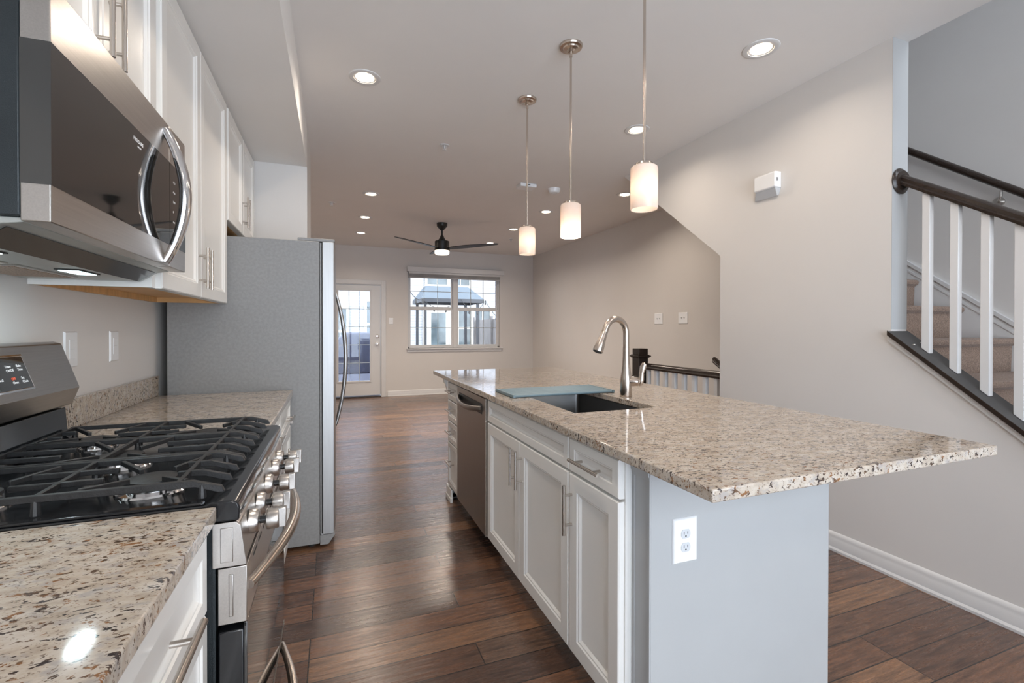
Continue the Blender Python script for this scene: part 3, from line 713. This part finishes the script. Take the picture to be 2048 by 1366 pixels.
# pilaster face beside the near cabinet (recessed panel) and small crown under the stone
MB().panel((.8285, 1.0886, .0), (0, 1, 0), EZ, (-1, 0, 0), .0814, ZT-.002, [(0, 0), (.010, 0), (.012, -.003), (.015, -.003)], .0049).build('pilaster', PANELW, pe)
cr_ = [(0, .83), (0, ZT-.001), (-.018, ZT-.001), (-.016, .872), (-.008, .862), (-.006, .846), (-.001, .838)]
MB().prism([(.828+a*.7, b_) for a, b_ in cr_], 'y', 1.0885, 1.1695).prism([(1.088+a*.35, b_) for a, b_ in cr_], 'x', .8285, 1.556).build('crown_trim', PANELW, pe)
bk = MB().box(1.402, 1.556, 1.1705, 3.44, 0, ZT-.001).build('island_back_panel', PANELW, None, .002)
tag(bk, 'long white panel along the stair side of the island', 'panel')
pf = thing('island_end_panel', 'white trimmed end panel beside the four drawer island cabinet', 'panel', (1.1, 3.42, 0))
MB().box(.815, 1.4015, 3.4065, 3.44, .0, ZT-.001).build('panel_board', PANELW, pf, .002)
MB().panel((.800, 3.4065, .0), (0, 1, 0), EZ, (-1, 0, 0), .034, ZT-.002, [(0, 0), (.006, 0), (.009, -.003), (.012, -.003)], .0145).build('pilaster', CAB, pf)
fb = MB().box(.782, .86, 3.4065, 3.455, 0, .035).box(.787, .86, 3.4065, 3.45, .035, .10)
fb.build('foot_block', CAB, pf, .004)
MB().box(.782, .80, 3.30, 3.406, 0, .035).box(.787, .80, 3.30, 3.406, .035, .095).build('foot_return', CAB, pf, .003)
MB().prism([(.787, .80), (.787, ZT-.001), (.762, ZT-.001), (.764, .86), (.777, .845)], 'y', 3.408, 3.45).build('crown_trim', CAB, pf)
# countertop with the sink opening
SX0, SX1, SY0, SY1 = .925, 1.338, 1.70, 2.425
def slab_with_hole(X, Y, z0, z1, hole):
    mb = MB(); vs = [(x, y, z) for z in (z0, z1) for y in Y for x in X]; n = len(X); mm = n*len(Y); fs = []
    def inside(i, j): return (X[i] >= hole[0]-1e-6 and X[i+1] <= hole[1]+1e-6 and Y[j] >= hole[2]-1e-6 and Y[j+1] <= hole[3]+1e-6)
    for j in range(len(Y)-1):
        for i in range(n-1):
            if inside(i, j): continue
            a = j*n+i; fs.append((a, a+1, a+n+1, a+n)); fs.append((a+mm, a+mm+n, a+mm+n+1, a+mm+1))
            for (di, dj, p, q) in ((0, -1, a, a+1), (0, 1, a+n, a+n+1), (-1, 0, a, a+n), (1, 0, a+1, a+n+1)):
                ii, jj = i+di, j+dj
                if ii < 0 or jj < 0 or ii >= n-1 or jj >= len(Y)-1 or inside(ii, jj): fs.append((p, q, q+mm, p+mm))
    return mb.add(vs, fs)
ic = slab_with_hole([.760, SX0, SX1, 1.844], [.784, SY0, SY1, 3.81], ZT, .914, (SX0, SX1, SY0, SY1)).build('island_countertop', GRAN, None, .004, 3)
tag(ic, 'large speckled granite slab topping the white island', 'countertop')
# sink
sk = thing('kitchen_sink', 'undermount stainless steel sink basin set into the island', 'sink', (1.13, 2.06, .66))
def rrect(x0, x1, y0, y1, r, n=6):
    pts = []
    for (cx, cy, a0) in ((x1-r, y1-r, 0), (x0+r, y1-r, 90), (x0+r, y0+r, 180), (x1-r, y0+r, 270)):
        for k in range(n+1): a = math.radians(a0+90*k/n); pts.append((cx+r*math.cos(a), cy+r*math.sin(a)))
    return pts
lv = [(rrect(SX0-.012, SX1+.012, SY0-.012, SY1+.012, .03), ZT-.002), (rrect(SX0-.004, SX1+.004, SY0-.004, SY1+.004, .024), ZT-.002), (rrect(SX0-.003, SX1+.003, SY0-.003, SY1+.003, .022), ZT-.006), (rrect(SX0, SX1, SY0, SY1, .02), .70), (rrect(SX0+.02, SX1-.02, SY0+.02, SY1-.02, .03), .678), (rrect(1.05, 1.15, 2.0, 2.1, .04), .674)]
mb = MB(); vs = []; fs = []
for pts, z in lv: vs += [(x, y, z) for x, y in pts]
K = len(lv[0][0])
for l_ in range(len(lv)-1):
    for k in range(K): a = l_*K+k; b_ = l_*K+(k+1) % K; fs.append((a, b_, b_+K, a+K))
fs.append(tuple(range((len(lv)-1)*K, len(lv)*K)))
mb.add(vs, fs).build('basin', steel('sink_steel', (.24, .235, .23), .3, 'x'), sk)
MB().lathe([(.045, .6745), (.045, .677), (.032, .677), (.028, .6755), (0, .6755)], (1.10, 2.05, 0), 28).build('drain', CHROME, sk)
# faucet
fc = thing('kitchen_faucet', 'brushed nickel pull down faucet standing on the island', 'faucet', (1.392, 2.022, .914))
FX, FYc = 1.392, 2.022
MB().lathe([(0, .9142), (.029, .9142), (.030, .918), (.030, .965), (.031, .99), (.029, 1.01), (.0235, 1.04), (.0195, 1.08), (.0175, 1.12), (.0165, 1.165), (0, 1.165)], (FX, FYc, 0), 32).build('faucet_body', NICKEL, fc)
dx, dy = -.985, -.17
pts = [(FX, FYc, 1.1655), (FX, FYc, 1.18), (FX, FYc, 1.22)]
R_ = .070
for k in range(19):
    a = PI-(-0.0)-k/18*math.radians(158); pts.append((FX+dx*(R_+R_*math.cos(a)), FYc+dy*(R_+R_*math.cos(a)), 1.235+R_*math.sin(a)*1.05))
e = Vector(pts[-1]); tdir = (Vector(pts[-1])-Vector(pts[-2])).normalized(); 
pts.append(tuple(e+tdir*.022))
MB().tube(pts, [.0158]*len(pts), 20).build('gooseneck', NICKEL, fc)
e2 = Vector(pts[-1])+tdir*.0015
hd = MB().tube([e2, e2+tdir*.02, e2+tdir*.05, e2+tdir*.098, e2+tdir*.104], [.0162, .0175, .021, .0262, .0245], 24).build('spray_head', NICKEL, fc)
MB().tube([e2+tdir*.1045, e2+tdir*.1065], [.021, .020], 20).build('spray_face', DARK, hd)
bp = e2+tdir*.035-Vector((dx, dy, 0))*.0185
MB().tube([bp, bp+tdir*.035-Vector((dx, dy, 0))*.003], [.004, .005], 10).build('spray_button', DARK, hd)
lv_ = (.80, -.60)
hb = MB().tube([(FX+lv_[0]*.018, FYc+lv_[1]*.018, .992), (FX+lv_[0]*.036, FYc+lv_[1]*.036, .993), (FX+lv_[0]*.058, FYc+lv_[1]*.058, .990), (FX+lv_[0]*.066, FYc+lv_[1]*.066, .989)], [.024, .025, .022, .015], 22).build('valve_barrel', NICKEL, fc)
q = lambda d, z: (FX+lv_[0]*d, FYc+lv_[1]*d, z)
MB().tube([q(.060, .975), q(.070, .983), q(.0755, 1.005), q(.077, 1.035), q(.083, 1.065), q(.091, 1.082), q(.094, 1.085)], [.006, .010, .009, .008, .0105, .0085, .003], 16, squash=1.5).build('lever', NICKEL, fc)
# roll up drying mat over the far end of the sink
mt_ = thing('drying_mat', 'blue grey roll up drying rack lying across the sink', 'drying rack', (1.11, 2.29, .914))
for k in range(13):
    y = 2.168+k*.0212
    MB().tube([(.842, y, .9225), (1.400, y, .9225)], .0070, 10).build('rod', BLUE, mt_)
MB().box(.828, .8415, 2.158, 2.432, .9145, .9305).build('end_strip', BLUE, mt_, .003)
MB().box(1.4005, 1.414, 2.158, 2.432, .9145, .9305).build('end_strip', BLUE, mt_, .003)

# ------------------------------------------------------------------ ceiling fixtures
def spot_light(parent, loc, energy, size=.10, col=(1, .86, .72), name='lamp_light', spread=150):
    l = bpy.data.lights.new(name, 'AREA'); l.shape = 'DISK'; l.size = size; l.energy = energy; l.color = col; l.spread = math.radians(spread)
    o = bpy.data.objects.new(name, l); COL.objects.link(o); o.parent = parent; o.location = Vector(loc)-ORG[parent.name]; return o
def recessed(x, y, label, e=CAN_W):
    t = thing('recessed_light', label, 'ceiling light', (x, y, ZC), 'recessed ceiling lights')
    MB().lathe([(.062, ZC-.0005), (.064, ZC-.006), (.080, ZC-.008), (.090, ZC-.004), (.092, ZC-.0003)], (x, y, 0), 40, closed=True).build('trim_ring', TRIM, t)
    MB().lathe_open([(.062, ZC-.004), (.052, ZC-.0012)], (x, y, 0), 36).build('reflector', TRIM, t)
    MB().lathe([(0, ZC-.0022), (.053, ZC-.0022), (.052, ZC-.0012), (0, ZC-.0012)], (x, y, 0), 36).build('lens', LENS, t)
    spot_light(t, (x, y, ZC-.010), e)
for (x, y, lb) in ((.175, 2.917, 'recessed light over the aisle in front of the fridge'), (2.125, 1.866, 'recessed light nearest the stair post at the upper right'),
                   (2.124, 2.953, 'recessed light crossed by the rod of the nearest pendant'), (.388, 5.412, 'nearest of three recessed lights in a row left of the fan'),
                   (.394, 6.579, 'middle of three recessed lights in a row left of the fan'), (.399, 7.676, 'farthest of three recessed lights in a row left of the fan'),
                   (3.02, 4.42, 'recessed light half hidden by the nearest glass pendant shade'), (2.532, 5.435, 'recessed light just left of the middle pendant shade'),
                   (2.526, 6.575, 'recessed light left of the farthest pendant shade'), (2.545, 7.765, 'recessed light just behind the right fan blade'),
                   (.175, 1.20, 'recessed light over the aisle beside the range'), (2.125, .55, 'recessed light near the foot of the stairs'),
                   (.175, -.9, 'recessed light behind the viewer on the left'), (2.125, -1.2, 'recessed light behind the viewer on the right')):
    recessed(x, y, lb, CAN_W*(1.7 if y > 4 else .72 if (x > 2 and y < 2) else 1))
def pendant(x, y, label, bulb_low=0):
    t = thing('pendant_light', label, 'pendant light', (x, y, ZC), 'pendants over the island')
    MB().lathe([(0, ZC-.034), (.014, ZC-.033), (.022, ZC-.024), (.040, ZC-.020), (.044, ZC-.014), (.058, ZC-.012), (.062, ZC-.004), (.062, ZC-.0003), (0, ZC-.0003)], (x, y, 0), 40).build('canopy', NICKEL, t)
    MB().cyl((x, y, 1.93), (x, y, ZC-.03), .0055, n=14).cyl((x, y, ZC-.06), (x, y, ZC-.03), .008, n=14).build('rod', NICKEL, t)
    cp_ = MB().lathe([(0, 1.932), (.008, 1.932), (.010, 1.930), (.034, 1.929), (.036, 1.920), (.036, 1.9175), (0, 1.9175)], (x, y, 0), 32).build('shade_cap', NICKEL, t)
    MB().lathe([(.012, 1.917), (.046, 1.9165), (.0525, 1.911), (.054, 1.90), (.054, 1.748), (.0525, 1.742), (.0505, 1.744), (.0505, 1.898), (.046, 1.911), (.012, 1.9125)], (x, y, 0), 48, closed=True).build('glass_shade', OPAL, t)
    zb = 1.815-bulb_low
    MB().lathe([(0, zb-.030), (.013, zb-.027), (.024, zb-.015), (.028, zb), (.024, zb+.016), (.014, zb+.032), (.012, zb+.045), (0, zb+.045)], (x, y, 0), 24).build('bulb', BULB, t)
    MB().cyl((x, y, zb+.045), (x, y, 1.9125), .014, n=16).build('socket', TRIM, t)
    l = bpy.data.lights.new('bulb_light', 'POINT'); l.energy = PEND_W; l.shadow_soft_size = .028; l.color = (1, .84, .70)
    o = bpy.data.objects.new('bulb_light', l); COL.objects.link(o); o.parent = t; o.location = (0, 0, zb-.034-.028-ZC) if bulb_low else (0, 0, zb-.001-ZC)
    return t
pendant(1.175, 1.585, 'nearest glass pendant light over the island, its canopy out of frame')
pendant(1.170, 2.205, 'middle pendant light over the island with its bulb showing below', .048)
pendant(1.178, 2.820, 'farthest pendant light over the island')
# ceiling fan
fn = thing('ceiling_fan', 'black three blade ceiling fan with a lit lamp in the living room', 'ceiling fan', (1.436, 6.563, ZC))
cx, cy_ = 1.436, 6.563
MB().lathe([(0, ZC-.10), (.024, ZC-.10), (.045, ZC-.075), (.072, ZC-.045), (.075, ZC-.0003), (0, ZC-.0003)], (cx, cy_, 0), 32).build('canopy', BLACKF, fn)
MB().cyl((cx, cy_, ZC-.20), (cx, cy_, ZC-.09), .014, n=16).lathe([(0, ZC-.25), (.06, ZC-.25), (.052, ZC-.235), (.03, ZC-.20), (.022, ZC-.175), (0, ZC-.175)], (cx, cy_, 0), 24).build('downrod', BLACKF, fn)
MB().lathe([(0, 2.36), (.108, 2.36), (.110, 2.375), (.102, 2.385), (.102, 2.49), (.095, 2.498), (0, 2.50)], (cx, cy_, 0), 40).build('motor_housing', BLACKF, fn)
MB().lathe([(0, 2.305), (.088, 2.308), (.102, 2.32), (.104, 2.3595), (0, 2.3595)], (cx, cy_, 0), 40).build('lamp_shade', FANL, fn)
spot_light(fn, (cx, cy_, 2.30), 12, .18)
def blade(ang):
    d = Vector((math.cos(ang), math.sin(ang), 0)); n = Vector((-d.y, d.x, 0)); mb = MB(); vs = []; fs = []
    st = [(.09, .035, 2.392), (.18, .055, 2.40), (.32, .060, 2.41), (.52, .052, 2.42), (.70, .038, 2.43), (.79, .026, 2.434), (.81, .010, 2.435)]
    for (r, hw, z) in st:
        for (sgn, dz) in ((-1, .14), (1, -.14)):
            for th in (.004, -.004): vs.append(Vector((cx, cy_, z))+d*r+n*(hw*sgn)+Vector((0, 0, dz*hw+th)))
    for k in range(len(st)-1):
        a = 4*k; fs += [(a, a+2, a+6, a+4), (a+1, a+5, a+7, a+3), (a, a+4, a+5, a+1), (a+2, a+3, a+7, a+6)]
    fs += [(0, 1, 3, 2), (4*len(st)-4, 4*len(st)-2, 4*len(st)-1, 4*len(st)-3)]
    return mb.add(vs, fs).build('fan_blade', BLACKF, fn)
for a in (-30, 90, 210): blade(math.radians(a))
# alarms, sprinklers, siren box
t = thing('carbon_monoxide_alarm', 'white flat rectangular alarm on the ceiling behind the pendants', 'alarm', (1.87, 4.5, ZC))
MB().box(1.78, 1.96, 4.43, 4.57, ZC-.036, ZC-.0003).build('alarm_case', PLASTIC, t, .008, 3)
MB().box(1.86, 1.885, 4.427, 4.43, ZC-.022, ZC-.012).build('grille', DARK, t)
t = thing('smoke_detector', 'round white smoke detector on the ceiling near the flat alarm', 'smoke detector', (2.20, 4.52, ZC))
MB().lathe([(0, ZC-.045), (.045, ZC-.045), (.058, ZC-.034), (.064, ZC-.012), (.066, ZC-.0003), (0, ZC-.0003)], (2.20, 4.52, 0), 32).build('detector_case', PLASTIC, t)
MB().lathe([(.03, ZC-.0465), (.034, ZC-.0465), (.034, ZC-.0452), (.03, ZC-.0452)], (2.20, 4.52, 0), 24, closed=True).build('vent_ring', PLASTG, t)
for (x, y, lb) in ((.844, 3.764, 'white fire sprinkler head on the ceiling left of the pendants'), (-.02, 5.95, 'small sprinkler head on the ceiling above the fridge'), (2.76, 7.30, 'far sprinkler head on the ceiling near the far pendant shade')):
    t = thing('fire_sprinkler', lb, 'sprinkler', (x, y, ZC), 'ceiling fire sprinklers')
    MB().lathe([(.012, ZC-.003), (.036, ZC-.006), (.04, ZC-.0003), (.012, ZC-.0003)], (x, y, 0), 24, closed=True).build('escutcheon', TRIM, t)
    MB().cyl((x, y, ZC-.03), (x, y, ZC-.0003), .006, n=10).tube([(x-.012, y, ZC-.004), (x-.012, y, ZC-.03), (x, y, ZC-.04), (x+.012, y, ZC-.03), (x+.012, y, ZC-.004)], .002, 6).lathe([(0, ZC-.044), (.017, ZC-.044), (.017, ZC-.042), (0, ZC-.042)], (x, y, 0), 16).build('sprinkler_frame', TRIM, t)
t = thing('alarm_siren_box', 'white door chime box high on the stair side wall', 'chime', (XM, 2.27, 2.115))
MB().prism([(XM-.0005, 2.16), (XM-.0005, 2.262), (XM-.052, 2.262), (XM-.058, 2.255), (XM-.058, 2.165), (XM-.050, 2.16)], 'y', 2.183, 2.338).build('chime_case', PLASTIC, t, .004)
MB().add([(XM-.0005, 2.184, 2.1595), (XM-.050, 2.186, 2.1595), (XM-.050, 2.336, 2.1595), (XM-.0005, 2.337, 2.1595), (XM-.0005, 2.20, 2.115), (XM-.010, 2.205, 2.115), (XM-.010, 2.375, 2.115), (XM-.0005, 2.38, 2.115)], [(3, 2, 1, 0), (4, 5, 6, 7), (0, 1, 5, 4), (1, 2, 6, 5), (2, 3, 7, 6), (3, 0, 4, 7)]).build('chime_base', PLASTG, t, .003)
MB().box(XM-.040, XM-.034, 2.1822, 2.1829, 2.20, 2.222).build('slot', DARK, t)

# ------------------------------------------------------------------ stairs going up behind the middle wall
sc_t = thing('staircase', 'carpeted staircase rising behind the stair side wall', 'staircase', (3.3, 1.0, 0))
run, rise = .255, .20
n0 = -4
def stepy(k): return 1.80+run*k
def stepz(k): return 1.405+rise*k
for k in range(-6, 8):
    y, z = stepy(k), stepz(k)
    if k == -6: z0 = 0.0
    prof = [(y+run+.02, z), (y+.010, z), (y, z-.006), (y-.004, z-.018), (y, z-.032), (y+.022, z-.048), (y+.026, max(0, z-rise)), (y+run+.02, max(0, z-.065))]
    zz = max(0.0, z-rise)
    MB().prism(prof, 'x', XM+.126, XR-.022).build('step', CARPET, sc_t)
MB().prism([(2.686, 1.799), (3.91, sl(3.91)), (3.91, ZC+.04), (2.686, 1.838)], 'x', XM+.126, XR-.001).build('underside', WALL, sc_t)
def skz(y): return 1.72+.784*(y-2.09)
sk_ = MB().prism([(.55, skz(.55)-.37), (3.7, skz(3.7)-.37), (3.7, skz(3.7)-.028), (.55, skz(.55)-.028)], 'x', XR-.0195, XR-.0005)
sk_.prism([(.55, skz(.55)-.028), (3.7, skz(3.7)-.028), (3.7, skz(3.7)), (.55, skz(.55))], 'x', XR-.029, XR-.0005)
sk_.prism([(.55, skz(.55)-.075), (3.7, skz(3.7)-.075), (3.7, skz(3.7)-.060), (.55, skz(.55)-.060)], 'x', XR-.024, XR-.0195)
sk_.build('skirt_board', TRIM, sc_t)
# guard on the knee wall
gd = thing('stair_railing', 'dark handrail and white balusters on the sloped knee wall', 'railing', (2.73, .8, .6))
MB().prism([(.09, kz(.09)+.0005), (1.548, kz(1.548)+.0005), (1.548, kz(1.548)+.024), (.09, kz(.09)+.024)], 'x', XM-.030, XM+.134).build('wall_cap', CHAR, gd, .003)
MB().prism([(.09, kz(.09)+.001), (1.5485, kz(1.5485)+.001), (1.5485, kz(1.5485)+.0245), (.09, kz(.09)+.0245)], 'x', XM-.034, XM-.0305).build('cap_edge', DARKW, gd)
XRl = 2.725
rz = lambda y: 2.0-.70*(1.53-y)
rz = lambda y: 2.015-.665*(1.53-y)
prof = [(-.030, -.020), (.030, -.020), (.034, -.006), (.026, .004), (.029, .020), (.018, .032), (0, .036), (-.018, .032), (-.029, .020), (-.026, .004), (-.034, -.006)]
mb = MB(); K = len(prof); vs = []
for y in (.10, 1.528):
    for (a, b_) in prof: vs.append((XRl+a, y, rz(y)+b_))
mb.add(vs, [tuple(range(K)), tuple(range(2*K-1, K-1, -1))]+[(i, i+K, (i+1) % K+K, (i+1) % K) for i in range(K)]).build('handrail', DARKW, gd, ang=50)
ro = MB().lathe([(0, 1.549), (.062, 1.549), (.066, 1.542), (.060, 1.536), (.052, 1.532), (.050, 1.527), (0, 1.527)], (XRl, 0, rz(1.53)+.004), 40, 'y').build('rosette', DARKW, gd)
for k in range(11):
    y = 1.424-.112*k
    mb = MB(); h = .016
    z0a, z0b = kz(y-h)+.026, kz(y+h)+.026; z1a, z1b = rz(y-h)-.0215, rz(y+h)-.0215
    vs = [(x, yy, z) for (yy, za, zb) in ((y-h, z0a, z1a), (y+h, z0b, z1b)) for x in (XRl-h, XRl+h) for z in (za, zb)]
    mb.add(vs, [(0, 1, 3, 2), (4, 6, 7, 5), (0, 4, 5, 1), (2, 3, 7, 6), (0, 2, 6, 4), (1, 5, 7, 3)]).build('baluster', TRIM, gd, .0015, 1)
MB().lathe([(0, 0), (.007, 0), (.006, .004), (0, .005)], (2.69, 1.46, kz(1.46)+.0245), 12).lathe([(0, 0), (.007, 0), (.006, .004), (0, .005)], (2.765, 1.47, kz(1.47)+.0245), 12).build('screw', STEEL, gd)
# post trim at the end of the wall
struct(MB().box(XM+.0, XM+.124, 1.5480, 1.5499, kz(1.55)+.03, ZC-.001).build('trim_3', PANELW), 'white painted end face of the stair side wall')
# wall handrail over the stairs
wr = thing('wall_handrail', 'dark wall handrail over the upper stairs on the outer wall', 'handrail', (XR-.07, 1.4, 1.9))
wz = lambda y: 2.115+.775*(y-1.58)
MB().tube([(XR-.075, .5, wz(.5)), (XR-.075, 2.6, wz(2.6))], [.030, .030], 16, squash=.75).build('rail', DARKW, wr)
MB().tube([(XR-.001, 1.64, wz(1.60)-.085), (XR-.05, 1.62, wz(1.60)-.085), (XR-.075, 1.60, wz(1.60)-.065), (XR-.075, 1.60, wz(1.60)-.032)], .007, 10).lathe([(0, -.008), (.03, -.008), (.03, -.0005), (0, -.0005)], (XR, 1.64, wz(1.60)-.085), 20, 'x').build('bracket', STEEL, wr)
# guard at the head of the lower stairs
g2 = thing('stair_railing', 'dark newel and rail with white balusters at the lower stairs', 'railing', (2.72, 3.2, 0))
def sq(mb, x, y, h, z0, z1): return mb.box(x-h, x+h, y-h, y+h, z0, z1)
NX, NY = 2.715, 3.715
mb = MB(); sq(mb, NX, NY, .052, 0, .985); sq(mb, NX, NY, .060, .0, .14)
mb.build('newel_post', DARKW, g2, .003)
mb = MB(); sq(mb, NX, NY, .062, .9855, .995); sq(mb, NX, NY, .072, .995, 1.008); sq(mb, NX, NY, .062, 1.008, 1.016); sq(mb, NX, NY, .051, 1.016, 1.072)
mb.build('newel_cap', DARKW, g2, .003)
mb = MB(); 
for (a, b_) in (((-.064, -.052), (-.064, .064)), ((.052, .064), (-.064, .064))): mb.box(NX+a[0], NX+a[1], NY+b_[0], NY+b_[1], .80, .815)
for (a, b_) in (((-.052, .052), (-.064, -.0522)), ((-.052, .052), (.0522, .064))): mb.box(NX+a[0], NX+a[1], NY+b_[0], NY+b_[1], .80, .815)
mb.build('newel_band', DARKW, g2, .002)
mb = MB(); vs = []
for y in (2.687, NY-.0525):
    for (a, b_) in prof: vs.append((NX+a, y, .905+b_))
mb.add(vs, [tuple(range(K)), tuple(range(2*K-1, K-1, -1))]+[(i, i+K, (i+1) % K+K, (i+1) % K) for i in range(K)]).build('handrail', DARKW, g2, ang=50)
for k in range(8):
    y = 2.76+.118*k; MB().box(NX-.016, NX+.016, y-.016, y+.016, .035, .8845).build('baluster', TRIM, g2)
MB().box(NX-.05, NX+.05, 2.687, NY-.0525, 0, .0345).build('base_rail', CHAR, g2, .003)
wr2 = thing('wall_handrail', 'dark wall handrail starting down the lower stairs', 'handrail', (XR-.08, 3.6, .8))
wz2 = lambda y: .95+.60*(y-3.9)
vs = []; mb = MB()
for y in (3.86, 2.9):
    for (a, b_) in prof: vs.append((XR-.09+a, y, wz2(y)+b_))
mb.add(vs, [tuple(range(K)), tuple(range(2*K-1, K-1, -1))]+[(i, i+K, (i+1) % K+K, (i+1) % K) for i in range(K)]).tube([(XR-.001, 3.7, wz2(3.7)-.06), (XR-.09, 3.7, wz2(3.7)-.06), (XR-.09, 3.7, wz2(3.7)-.02)], .007, 8).build('rail', DARKW, wr2, ang=50)

# ------------------------------------------------------------------ outdoors beyond the far wall
struct(MB().box(-6, 14, YF+.16, 26, -.60, -.45).build('ground', GROUND))
struct(MB().box(-1.5, 4.75, YF+.16, 15.9, -.12, -.05).build('deck', DECK), 'blue grey deck boards behind the house')
HY = 19.0
hs = thing('house', 'white sided neighbouring house seen through the window and door', 'house', (3, HY+1, -.45))
MB().box(-5, 6.95, HY, HY+2, -.45, 7.5).build('house_wall', SIDING, hs)
MB().box(6.95, 10, HY-.15, HY+2, -.45, 7.5).build('house_side_wall', SIDING2, hs)
MB().box(6.80, 6.98, HY-.2, HY, -.45, 7.5).build('corner_board', HOUSET, hs)
def hwindow(x0, x1, z0, z1):
    f = MB().box(x0-.10, x1+.10, HY-.07, HY-.001, z1, z1+.14).box(x0-.10, x1+.10, HY-.07, HY-.001, z0-.12, z0).box(x0-.10, x0, HY-.07, HY-.001, z0, z1).box(x1, x1+.10, HY-.07, HY-.001, z0, z1).box(x0, x1, HY-.05, HY-.001, (z0+z1)/2-.04, (z0+z1)/2+.04)
    f.box((x0+x1)/2-.015, (x0+x1)/2+.015, HY-.045, HY-.030, z0, z1)
    fo = f.build('house_window', HOUSET, hs); MB().box(x0, x1, HY-.029, HY-.003, z0, z1).build('pane', HOUSEG, fo)
hwindow(3.55, 4.35, 3.05, 4.5); hwindow(4.55, 5.3, 3.05, 4.5)
hwindow(4.85, 5.35, .55, 2.0); hwindow(5.55, 6.2, .55, 2.0)
hwindow(1.20, 1.75, .55, 2.3); hwindow(.0, .45, .3, 2.0)
dd = MB().box(3.35, 3.55, HY-.08, HY-.001, -.25, 2.05).box(4.45, 4.65, HY-.08, HY-.001, -.25, 2.05).box(3.35, 4.65, HY-.08, HY-.001, 2.05, 2.22).box(3.55, 4.45, HY-.06, HY-.001, -.25, 2.05).build('house_door', HOUSET, hs)
MB().box(3.70, 4.30, HY-.066, HY-.0605, .35, 1.9).build('pane', HOUSEG, dd)
hl = MB().box(2.2, 6.9, HY-1.9, HY-.3, -.40, -.25).box(2.2, 6.9, HY-1.9, HY-1.82, .55, .63).box(2.2, 6.9, HY-1.88, HY-1.84, -.15, -.09)
for k in range(42): x = 2.25+k*.112; hl.box(x-.02, x+.02, HY-1.88, HY-1.84, -.15, .55)
hl.build('deck_railing', HOUSET, hs)
fe = MB().box(4.62, 4.68, 10.0, 15.8, -.05, 1.55)
for k in range(4): fe.box(4.55, 4.62, 10.1+k*1.85, 10.2+k*1.85, -.05, 1.65)
tag(fe.build('privacy_fence', FENCEM), 'weathered board fence right of the gazebo outside the window', 'fence')
gz = thing('grill_gazebo', 'outdoor gazebo with blue grey metal roof seen through the window', 'gazebo', (3.1, 13.2, -.05))
rf = MB(); gy0, gy1 = 12.3, 13.8; a0, a1 = 2.15, 3.86
rf.add([(a0, gy0, 2.06), (a1, gy0, 2.06), (a1, gy1, 2.06), (a0, gy1, 2.06), (a0+.22, gy0+.55, 2.43), (a1-.30, gy0+.55, 2.43), (a1-.30, gy1-.55, 2.43), (a0+.22, gy1-.55, 2.43)], [(0, 1, 5, 4), (1, 2, 6, 5), (2, 3, 7, 6), (3, 0, 4, 7), (4, 5, 6, 7), (3, 2, 1, 0)])
rf.build('roof', GAZ, gz)
MB().box(a0, a1, gy0, gy0+.03, 1.96, 2.06).box(a0, a1, gy1-.03, gy1, 1.96, 2.06).box(a0, a0+.03, gy0+.03, gy1-.03, 1.96, 2.06).box(a1-.03, a1, gy0+.03, gy1-.03, 1.96, 2.06).build('fascia', GAZP, gz)
for x in (a0+.08, a1-.18):
    for y in (gy0+.08, gy1-.14): MB().box(x, x+.07, y, y+.07, -.05, 1.96).build('post', GAZP, gz)
# covered grill on the deck
gc = thing('covered_grill', 'barbecue under a dark blue cover beyond the glazed door', 'grill', (.50, 11.0, -.05))
cv = MB(); vs = []
lay = [(-.05, 1.0, .27, .34), (-.05, 1.0, .85, .32), (.06, .92, 1.02, .26), (.22, .78, 1.16, .16), (.26, .74, 1.17, .10)]
for (x0, x1, z, hy) in lay: vs += [(x0, 11-hy, z), (x1, 11-hy, z), (x1, 11+hy, z), (x0, 11+hy, z)]
fs = [(3, 2, 1, 0), (16, 17, 18, 19)]
for k in range(4):
    for j in range(4): a = 4*k+j; b_ = 4*k+(j+1) % 4; fs.append((a, b_, b_+4, a+4))
cv.add(vs, fs).build('grill_cover', COVER, gc, .03, 2)
lg = MB()
for x in (.05, .85):
    for y in (10.8, 11.2): lg.box(x, x+.05, y-.025, y+.025, -.05, .27)
lg.build('cart_legs', COVER, gc)
# string lights
def garland(label, P, sag, nb):
    t = thing('string_lights', label, 'string lights', P[0], 'outdoor string lights')
    pts = []; 
    for i in range(len(P)-1):
        a, b_ = Vector(P[i]), Vector(P[i+1])
        for k in range(13):
            if i and k == 0: continue
            s_ = k/12; p = a.lerp(b_, s_); p.z -= sag*4*s_*(1-s_); pts.append(p)
    MB().tube(pts, .008, 6).build('cord', CORD, t)
    for k in range(1, nb+1):
        p = pts[int(len(pts)*k/(nb+1))]; MB().lathe([(0, -.13), (.022, -.115), (.026, -.085), (.016, -.05), (.016, 0), (0, 0)], p, 10).build('light_bulb', CORD, t)
garland('string lights looping under the left side of the gazebo roof', [(1.15, YF+.152, 2.45), (2.16, 12.25, 2.03), (3.1, 12.28, 2.0)], .22, 5)
garland('string lights looping from the gazebo roof towards the board fence', [(3.2, 12.25, 2.05), (3.88, 12.25, 2.03), (4.58, 11.6, 1.55)], .30, 5)
garland('string lights hanging down in front of the board fence', [(4.60, 12.4, 1.60), (4.50, 11.8, .9), (4.1, 12.0, -.045)], .05, 4)
